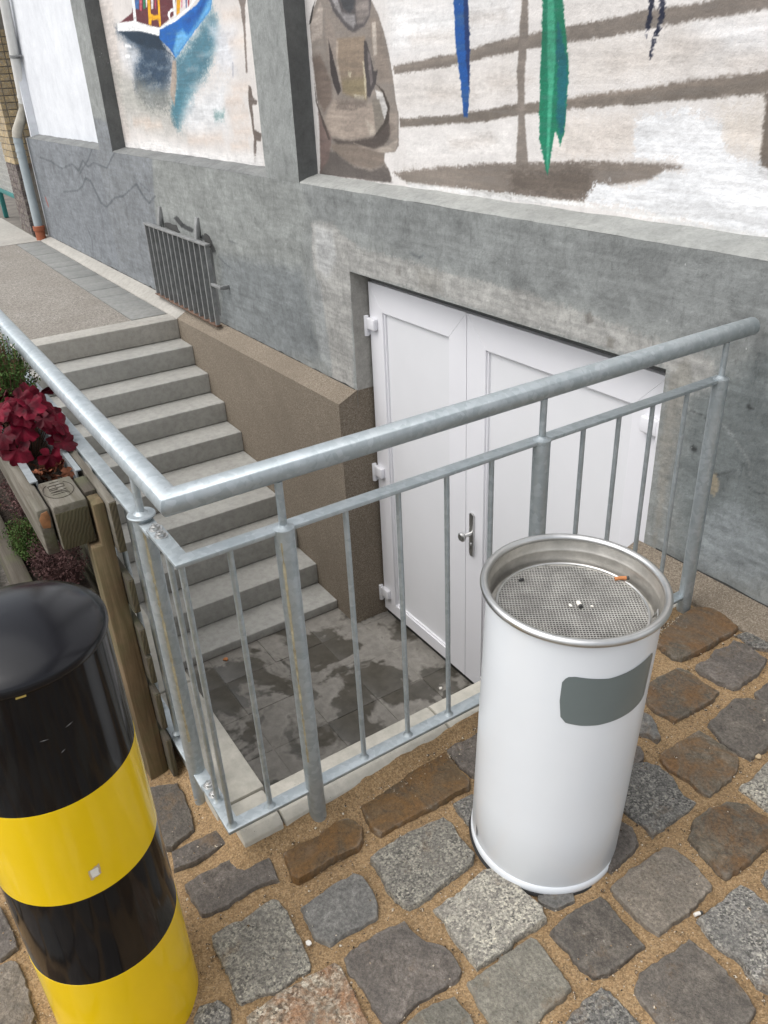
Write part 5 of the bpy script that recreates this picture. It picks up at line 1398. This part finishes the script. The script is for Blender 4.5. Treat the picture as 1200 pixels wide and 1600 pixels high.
# small scuff low on the side
m = MB(); vs = []
for (ph, z) in ((-1.93, .075), (-1.90, .045), (-1.87, .040), (-1.875, .062)): vs.append(tuple(lp(ph, z, .1762)))
m.add(vs, [(0,1,2,3)])
obj('chipped_paint', m, RUBBER, ab, fix=False)

def butt(name, p, d, L, r, mat, label, tip=None):
    d = Vector(d).normalized(); p = Vector(p)
    m = MB().tube([p, p+d*L*.5+Vector((0,0,.0008)), p+d*L], r, 10)
    o = obj(name, m, mat, None, bevel=0)
    tag(o, label, 'cigarette butt', 'cigarette butts')
    if tip:
        mt = MB().tube([p+d*L, p+d*(L+.006)], r*.98, 10)
        obj('burnt_tip', mt, tip, o)
    return o
zs_ = -.0115+.698+.003
butt('cigarette_butt', BC+MT@Vector((-.012,.136,.7005)), (.55,.8,.06), .024, .0042, ORANGE_PAPER, 'crushed orange cigarette butt lying at the sieve edge of the ash bin', DARK)
butt('cigarette_butt', BC+MT@Vector((.004,.012,.7000)), (.8,-.35,.0), .011, .0045, PAPER, 'short white cigarette butt at the middle of the bin sieve', DARK)

butt('cigarette_butt', BC+MT@Vector((-.122,-.036,.7005)), (.3,.9,.0), .010, .0030, RUBBER, 'black charred cigarette stub near the left edge of the bin sieve')
for (dx, dy, r, lab) in ((.002, -.008, .0055, 'crumpled white ash flake left of the white butt on the sieve'), (.029, .026, .0055, 'crumpled white ash flake right of the white butt on the sieve')):
    p = BC+MT@Vector((dx, dy, .6985)); rg = random.Random(int(dx*1e4)); pts = []
    for k in range(7):
        a = 2*math.pi*k/7; q = r*rg.uniform(.4, 1.1); pts.append((p.x+q*math.cos(a), p.y+.6*q*math.sin(a)))
    m = MB().prism(pts, 'z', p.z, p.z+.003)
    tag(obj('ash_flake', m, PAPER, None, bevel=.0006), lab, 'ash flake', 'white ash flakes on the sieve')
# ------------------------------------------------------------------ striped bollard
BB = Vector((.1623, -2.1118, -.0606)); R = .1422
bo = empty('striped_bollard', BB, 'thick black and yellow striped steel bollard with a black domed cap', 'bollard')
for (z0, z1, mt) in ((-.10, .2251, YELLOW), (.2251, .4498, BLACK), (.4498, .6635, YELLOW), (.6635, .9060, BLACK)):
    r = R + (.0005 if mt is YELLOW else 0)
    prof = [(r, z0), (r, (z0+z1)/2), (r, z1)]
    if mt is YELLOW: prof = [(R, z0-.0001)] + prof + [(R, z1+.0001)]
    m = MB().lathe(prof, 128, (BB.x, BB.y, 0))
    obj('band', m, mt, bo, smooth=70)
m = MB().lathe([(R-.004,.899),(R+.0035,.8985),(R+.0048,.903),(R+.0045,.911),(R+.001,.9175),(.125,.927),(.09,.940),(.05,.948),(.02,.9505),(.0001,.951)], 128, (BB.x, BB.y, 0))
obj('cap', m, BLACK_CAP, bo, smooth=80)
# torn scrap of tape on the upper yellow band
def cyl(ph, z, r=R+.0012): return (BB.x+r*math.cos(ph), BB.y+r*math.sin(ph), z)
vs = []; fs = []
rg = random.Random(8)
for i in range(6):
    for j in range(5):
        vs.append(cyl(STICK[0]-.065+.026*i+(rg.uniform(-.008, .008) if i in (0, 5) else 0), STICK[1]-.012+.006*j+.003*(i-2.5)*.4+(rg.uniform(-.002, .002) if j in (0, 4) else 0), R+.0012+rg.uniform(0, .0004)))
for i in range(5):
    for j in range(4): fs.append((i*5+j, i*5+5+j, i*5+6+j, i*5+1+j))
m = MB(); m.v = vs; m.f = fs
obj('tape_scrap', m, TAN_PAPER, bo, fix=False)
m = MB(); m.v = [(v[0]*1, v[1], v[2]) for v in vs]
# lighter core of the scrap
m.v = [cyl(STICK[0]+(-.045+.018*i)+rg.uniform(-.006, .006), STICK[1]-.009+.0045*j, R+.0019) for i in range(6) for j in range(5)]
m.f = fs
obj('tape_scrap', m, PAPER, bo, fix=False)
for (ph, z, w, dz) in ((.235, .811, .05, .003), (-.045, .806, .05, -.002), (.10, .770, .03, .004)):
    m = MB(); m.v = [cyl(ph-w, z-.0004, R+.0006), cyl(ph, z+dz*.4-.0008, R+.0006), cyl(ph+w, z+dz, R+.0006), cyl(ph, z+dz*.4+.0006, R+.0006)]; m.f = [(0,1,2,3)]
    obj('scratch', m, simple('pale_scratch', (.22,.22,.22), .6), bo, fix=False)
# chipped paint under the cap
m = MB(); m.v = [cyl(CHIP[0]-.05, .893, R+.0008), cyl(CHIP[0]+.05, .893, R+.0008), cyl(CHIP[0]+.055, .8965, R+.0008), cyl(CHIP[0]-.045, .8965, R+.0008)]; m.f = [(0,1,2,3)]
obj('chipped_paint', m, simple('yellow_chip', (.55,.40,.10), .5), bo, fix=False)

# ------------------------------------------------------------------ wooden planter rack
TOP = .83
pk = empty('wooden_planter', (-1.4, -1.9, -.02), 'weathered timber planter rack with metal troughs along the stair railing', 'planter')
def plank(name, x0, x1, y0, y1, z0, z1, mat, bev=.005):
    m = MB().box(x0, x1, y0, y1, z0, z1)
    return obj(name, m, mat, pk, bevel=bev)
m = MB().prism([(-1.852, TOP-.012), (-1.8245, TOP-.012), (-1.8245, -.10), (-1.876, -.10), (-1.876, TOP-.119), (-1.852, TOP-.119)], 'x', -.452, -.392)
obj('post', m, WOOD_BROWN, pk, bevel=.004)
plank('post', -1.90, -1.84, -1.852, -1.8245, -.10, TOP-.012, WOOD_BROWN)
eb = plank('end_block', -.566, -.4125, -1.934, -1.857, TOP-.115, TOP, WOOD_GREY, .006)
m = MB().box(-.4145, -.4100, -1.9325, -1.8585, TOP-.112, TOP-.018)
obj('end_grain', m, OLIVE_END, eb, bevel=.002)
plank('spacer_block', -.552, -.455, -1.853, -1.8245, TOP-.10, TOP-.004, WOOD_DARK)
fb = plank('front_board', -3.2, -.430, -1.968, -1.938, TOP-.125, TOP-.006, WOOD_GREY, .007)
m = MB().box(-.4325, -.4285, -1.9655, -1.9405, TOP-.122, TOP-.055)
obj('end_grain', m, WOOD_DARK, fb, bevel=.002)
m = MB().prism([(-1.962, TOP-.052), (-1.945, TOP-.056), (-1.9405, TOP-.030), (-1.944, TOP-.012), (-1.958, TOP-.014), (-1.965, TOP-.030)], 'x', -.433, -.4283)
obj('broken_edge', m, CHIP_WOOD, fb, bevel=.002)
for (z0, z1, xe) in ((.692, .828, -.362), (.525, .622, -.350), (.395, .474, -.352), (.304, .390, -.348), (.146, .268, -.350), (-.03, .108, -.350)):
    pb = plank('back_board', -3.2, xe, -1.8235, -1.8045 if z1 > .8 else -1.8075, z0, z1, WOOD_GREY if z1 > .8 else WOOD_DARK, .003)
    m = MB().box(xe-.001, xe+.002, -1.822, -1.806 if z1 > .8 else -1.809, z0+.003, z1-.003)
    obj('end_grain', m, ENDGRAIN, pb, bevel=.001)
# stamped letters on the end block, burnt into the wood
BURN = simple('burnt_wood', (0.05,0.04,0.03), .9)
m = MB()
def stroke(u0, v0, u1, v1, w=.0016):
    # u runs along -y (image right to left), v along x
    a = Vector((-.500+v0, -1.898+u0, 0)); b = Vector((-.500+v1, -1.898+u1, 0))
    d = (b-a); nrm = Vector((-d.y, d.x, 0)).normalized()*w/2
    m.prism([(a.x+nrm.x, a.y+nrm.y), (b.x+nrm.x, b.y+nrm.y), (b.x-nrm.x, b.y-nrm.y), (a.x-nrm.x, a.y-nrm.y)], 'z', TOP+.0004, TOP+.0012)
U0, U1, UM = -.020, .016, -.003
v = -.028
stroke(U0,v,U1,v); stroke(U0,v,U0,v+.010); stroke(UM,v,UM,v+.008); stroke(U1,v,U1,v+.010)
v = -.011
stroke(U0,v,U1,v); stroke(U0,v,U0,v+.009); stroke(U0,v+.009,UM,v+.009); stroke(UM,v+.009,UM,v)
v = .005
stroke(U1,v,U0,v+.006); stroke(U0,v+.006,U1,v+.012); stroke(.004,v+.004,.004,v+.0085)
v = .024
stroke(U0,v,U1,v); stroke(U1,v,U1,v+.009)
for k in range(20):
    a0, a1 = 2*math.pi*k/20, 2*math.pi*(k+1)/20
    if rg.random() < .75: stroke(-.002+.034*math.cos(a0), .002+.048*math.sin(a0), -.002+.034*math.cos(a1), .002+.048*math.sin(a1), .0012)
obj('stamp', m, BURN, pk, smooth=0)
# galvanised liners
def trough(x0, x1, y0, y1, z0, z1, t=.004):
    m = MB()
    m.box(x0, x1, y0, y0+t, z0, z1); m.box(x0, x1, y1-t, y1, z0, z1)
    m.box(x1-t, x1, y0+t, y1-t, z0, z1-.04); m.box(x0, x1-t, y0+t, y1-t, z0, z0+t)
    m.box(x0, x1, y0-.014, y0, z1-.003, z1); m.box(x0, x1, y1, y1+.010, z1-.003, z1)
    return obj('metal_liner', m, GALV, pk)
trough(-3.1, -.575, -1.934, -1.836, .66, TOP+.002)
m = MB()
xs2 = np.linspace(-3.05, -.583, 120); ys2 = np.linspace(-1.928, -1.842, 9)
XX, YY = np.meshgrid(xs2, ys2); ZZ = .785 + (grid_noise(XX.shape, (3, 50), 9, 3)-.5)*.05
mm, _u = grid_mesh(xs2, ys2, np.ones((len(ys2)-1, len(xs2)-1), bool), np.stack([XX, YY, ZZ], -1))
obj('soil', mm, SOIL, pk, fix=False)
# lower tier
plank('lower_front_board', -3.0, -.62, -2.035, -1.985, .33, .45, WOOD_DARK, .008)
plank('lower_end_block', -.68, -.62, -1.984, -1.853, .33, .44, WOOD_DARK, .006)
plank('foot_board', -3.0, -.55, -2.10, -2.062, -.02, .10, WOOD_DARK, .008)
plank('strut', -.60, -.55, -2.061, -1.853, .02, .075, WOOD_BROWN)
m = MB().box(-2.95, -.69, -1.983, -1.853, .33, .415)
obj('lower_soil', m, SOIL, pk)

# ------------------------------------------------------------------ plants
def leaf_mesh(seed, R0=.034, lobes=5, name='leaf'):
    rg = random.Random(seed)
    n = 40; v = [(0, 0, 0)]; f = []
    for ring, fr in ((1, .5), (2, 1.0)):
        for k in range(n):
            th = -math.pi*.94 + 2*math.pi*.94*k/(n-1)
            lob = .70 + .36*abs(math.cos(th*lobes/2))**.7 + .07*math.cos(th*11+seed)
            if abs(th) > 2.5: lob *= .85
            r = R0*fr*lob
            x, y = r*math.cos(th)+R0*.25, r*math.sin(th)
            z = -.16*(x*x+y*y)/R0 + fr*.10*R0*math.sin(th*lobes+seed) + (abs(y)*.22) + rg.uniform(-.0015, .0015)
            v.append((x, y, z))
    for k in range(n-1):
        f.append((0, 1+k, 2+k)); f.append((1+k, 1+n+k, 2+n+k, 2+k))
    me = bpy.data.meshes.new(name); me.from_pydata(v, [], f)
    me.polygons.foreach_set('use_smooth', [True]*len(me.polygons))
    return me
def place_leaf(me, mat, parent, p, nrm, head, s, name='leaf'):
    o = bpy.data.objects.new(name, me); COL.objects.link(o); o.parent = parent
    z = Vector(nrm).normalized(); x = Vector(head); x = (x - z*x.dot(z)).normalized(); y = z.cross(x)
    Mx = Matrix((x, y, z)).transposed().to_4x4()
    o.matrix_local = Matrix.Translation(Vector(p)-root_of(parent)) @ Mx @ Matrix.Scale(s, 4)
    return o
hl = [leaf_mesh(i, .036, 5) for i in range(6)]
for me in hl: me.materials.append(HEUCHERA)
def heuchera(c, label, n=46, spread=.15, seed=4):
    rg = random.Random(seed)
    hp = empty('red_leaf_plant', c, label, 'plant')
    stems = MB()
    for i in range(n):
        a = rg.uniform(0, 6.283); q = math.sqrt(rg.random())
        rad = spread*q; hh = .125*(1-.55*q*q) + rg.uniform(-.06, .025)
        p = Vector(c)+Vector((math.cos(a)*rad*1.15, math.sin(a)*rad*.62, hh))
        nrm = Vector((math.cos(a)*.75*q+rg.uniform(-.6, .6), math.sin(a)*.75*q+rg.uniform(-.6, .6), .9-.25*q))
        nrm += Vector((.35, -.15, 0))
        head = Vector((math.cos(a)+rg.uniform(-.5, .5), math.sin(a)+rg.uniform(-.5, .5), -.2))
        place_leaf(rg.choice(hl), HEUCHERA, hp, p, nrm, head, rg.uniform(.65, 1.1))
        b = Vector(c)+Vector((math.cos(a)*rad*.12, math.sin(a)*rad*.12, -.04))
        stems.tube([b, b.lerp(p, .55)+Vector((0, 0, .018)), p], .0013, 5, caps=False)
    obj('stem', stems, DRIED, hp, kind='stuff', fix=False)
    return hp
heuchera((-.86, -1.895, .825), 'dark red leafy plant at the near end of the upper trough', 48, .155, 4)

def herb(name, c, rad, hgt, n, mat, label, seed, ls=.006, twig=None, cat='plant', group=None):
    rg = random.Random(seed)
    group = group or {'herb_plant': 'green herbs in the planter troughs', 'heather_plant': 'wiry heather in the planter troughs'}.get(name)
    o = empty(name, c, label, cat, group)
    fo = MB(); tw = MB()
    ns = max(14, n//60)
    for s in range(ns):
        a = rg.uniform(0, 6.283); q = math.sqrt(rg.random())
        tip = Vector(c)+Vector((math.cos(a)*rad[0]*q, math.sin(a)*rad[1]*q, hgt*(1-.55*q*q)*rg.uniform(.75, 1.1)))
        b = Vector(c)+Vector((math.cos(a)*rad[0]*q*.35, math.sin(a)*rad[1]*q*.35, -.03))
        mid = b.lerp(tip, .5)+Vector((rg.uniform(-.012, .012), rg.uniform(-.012, .012), .01))
        tw.tube([b, mid, tip], .0011, 4, caps=False)
        for k in range(n//ns):
            t = rg.uniform(.25, 1.03)
            p = (b.lerp(mid, t*2) if t < .5 else mid.lerp(tip, t*2-1))
            p = p + Vector((rg.gauss(0, .008), rg.gauss(0, .008), rg.gauss(0, .007)))
            d = Vector((rg.gauss(0, 1), rg.gauss(0, 1), rg.gauss(.6, .8))).normalized()
            w = d.cross(Vector((rg.gauss(0, 1), rg.gauss(0, 1), rg.gauss(0, 1)))).normalized()
            L = ls*rg.uniform(.7, 1.5); ww = L*.22
            fo.add([p, p+d*L*.5+w*ww, p+d*L, p+d*L*.5-w*ww], [(0,1,2,3)])
    obj('foliage', fo, mat, o, kind='stuff', fix=False, smooth=0)
    obj('twigs', tw, twig or DRIED, o, kind='stuff', fix=False)
    return o
herb('herb_plant', (-1.22, -1.865, .81), (.17, .085), .21, 9000, HERB, 'bushy green herb with fine leaves behind the red leafy plant', 2, .009)
herb('dried_plant', (-1.03, -1.885, .80), (.08, .05), .06, 500, DRIED, 'brown dried twigs between the green herb and the red plant', 3, .008)
herb('heather_plant', (-.80, -1.905, .43), (.17, .075), .13, 3500, HEATHER, 'brown wiry heather in the lower trough under the end block', 5, .008, HEATHER)
herb('herb_plant', (-1.02, -1.955, .43), (.13, .05), .10, 5000, HERB, 'low green creeping herb over the edge of the lower trough', 6, .007)
herb('herb_plant', (-.60, -2.00, .10), (.20, .06), .20, 5000, HERB, 'green herb growing beside the bollard under the lower trough', 8, .008)
herb('heather_plant', (-1.30, -1.93, .44), (.13, .05), .10, 900, HEATHER, 'purplish bare twigs farther along the lower trough', 10, .008, HEATHER)
# long yellow-green leaves hanging at the left edge
lp2 = empty('strap_leaf_plant', (-1.18, -1.985, .55), 'yellow-green strap leaves hanging in front of the upper trough board', 'plant')
for (dx, dz, L, a) in ((0, .0, .14, -.25), (.03, .03, .12, .1), (-.05, .05, .13, .5), (.05, -.02, .10, -.6), (-.02, .08, .12, .8)):
    b = Vector((-1.18+dx-.06, -1.985, .55+dz)); vs = []; fs = []
    for k in range(9):
        t = k/8
        p = b + Vector((L*t*math.cos(a*.6), -.035*math.sin(t*2.2), L*.55*t*math.sin(a)-.05*t*t))
        w = .009*math.sin(math.pi*min(1, .15+.85*t)) + .001
        vs += [p+Vector((0, -w*.6, w)), p+Vector((0, w*.6, -w))]
        if k: fs.append((2*k-2, 2*k-1, 2*k+1, 2*k))
    m = MB(); m.v = [tuple(v) for v in vs]; m.f = fs
    obj('leaf', m, YELLOWGREEN, lp2, fix=False)
# dead leaves on the soil at the near end of the trough
dl = [leaf_mesh(40+i, .020, 5) for i in range(4)]
for me in dl: me.materials.append(DEADLEAF)
dead = empty('dead_leaves', (-.66, -1.885, .79), 'curled brown dead leaves on the soil beside the end block', 'leaves')
rg = random.Random(14)
for i in range(17):
    p = Vector((-.66+rg.uniform(-.07, .065), -1.885+rg.uniform(-.038, .038), .80+rg.uniform(0, .022)))
    place_leaf(rg.choice(dl), DEADLEAF, dead, p, (rg.gauss(0, .8), rg.gauss(0, .8), 1), (rg.gauss(0, 1), rg.gauss(0, 1), 0), rg.uniform(.6, 1.1), 'dead_leaf')

# ------------------------------------------------------------------ litter
def scrap(name, p, r, mat, label, cat, seed, th=.002):
    rg = random.Random(seed); pts = []
    for k in range(7):
        a = 2*math.pi*k/7; q = r*rg.uniform(.55, 1.1)
        pts.append((p[0]+q*math.cos(a), p[1]+q*math.sin(a)))
    m = MB().prism(pts, 'z', p[2], p[2]+th)
    o = obj(name, m, mat, None, bevel=.0005)
    return tag(o, label, cat, 'paper scraps' if name == 'paper_scrap' else None)
butt('cigarette_butt', (.738, -1.022, G(0, -1.02)+.008), (.3, 1, .0), .014, .0042, PAPER, 'white cigarette butt with black tip on the sand at lower right', DARK)
scrap('paper_scrap', (.286, -1.745, G(0, -1.745)+.004), .009, PAPER, 'white torn paper scrap on the sand by the grey smooth cobble', 'paper scrap', 3, .004)
scrap('paper_scrap', (-1.526, -.05, FLOOR+.004), .014, PAPER, 'white paper scrap on the pit floor under the door leaves', 'paper scrap', 4, .006)
scrap('orange_scrap', (-2.505, -.955, FLOOR+.004), .016, ORANGE_PAPER, 'small orange scrap at the foot of the lowest step', 'scrap', 5, .008)
m = MB().lathe([(.0001,.004),(.0075,.004),(.0085,.002),(.0085,0)], 20, (.545, -.527, G(0, -.527)+.004))
tag(obj('flat_pebble', m, TAN_PAPER, None), 'round pale flat pebble on the sand near the right edge', 'pebble')
m = MB().prism([(.555,-1.683),(.575,-1.690),(.590,-1.680),(.585,-1.672),(.565,-1.670)], 'z', G(0, -1.68)+.002, G(0, -1.68)+.010)
tag(obj('brick_fragment', m, simple('pink_brick', (.35,.16,.11), .9), None, bevel=.002), 'pink brick fragment wedged between two cobbles at the bottom', 'brick chip')
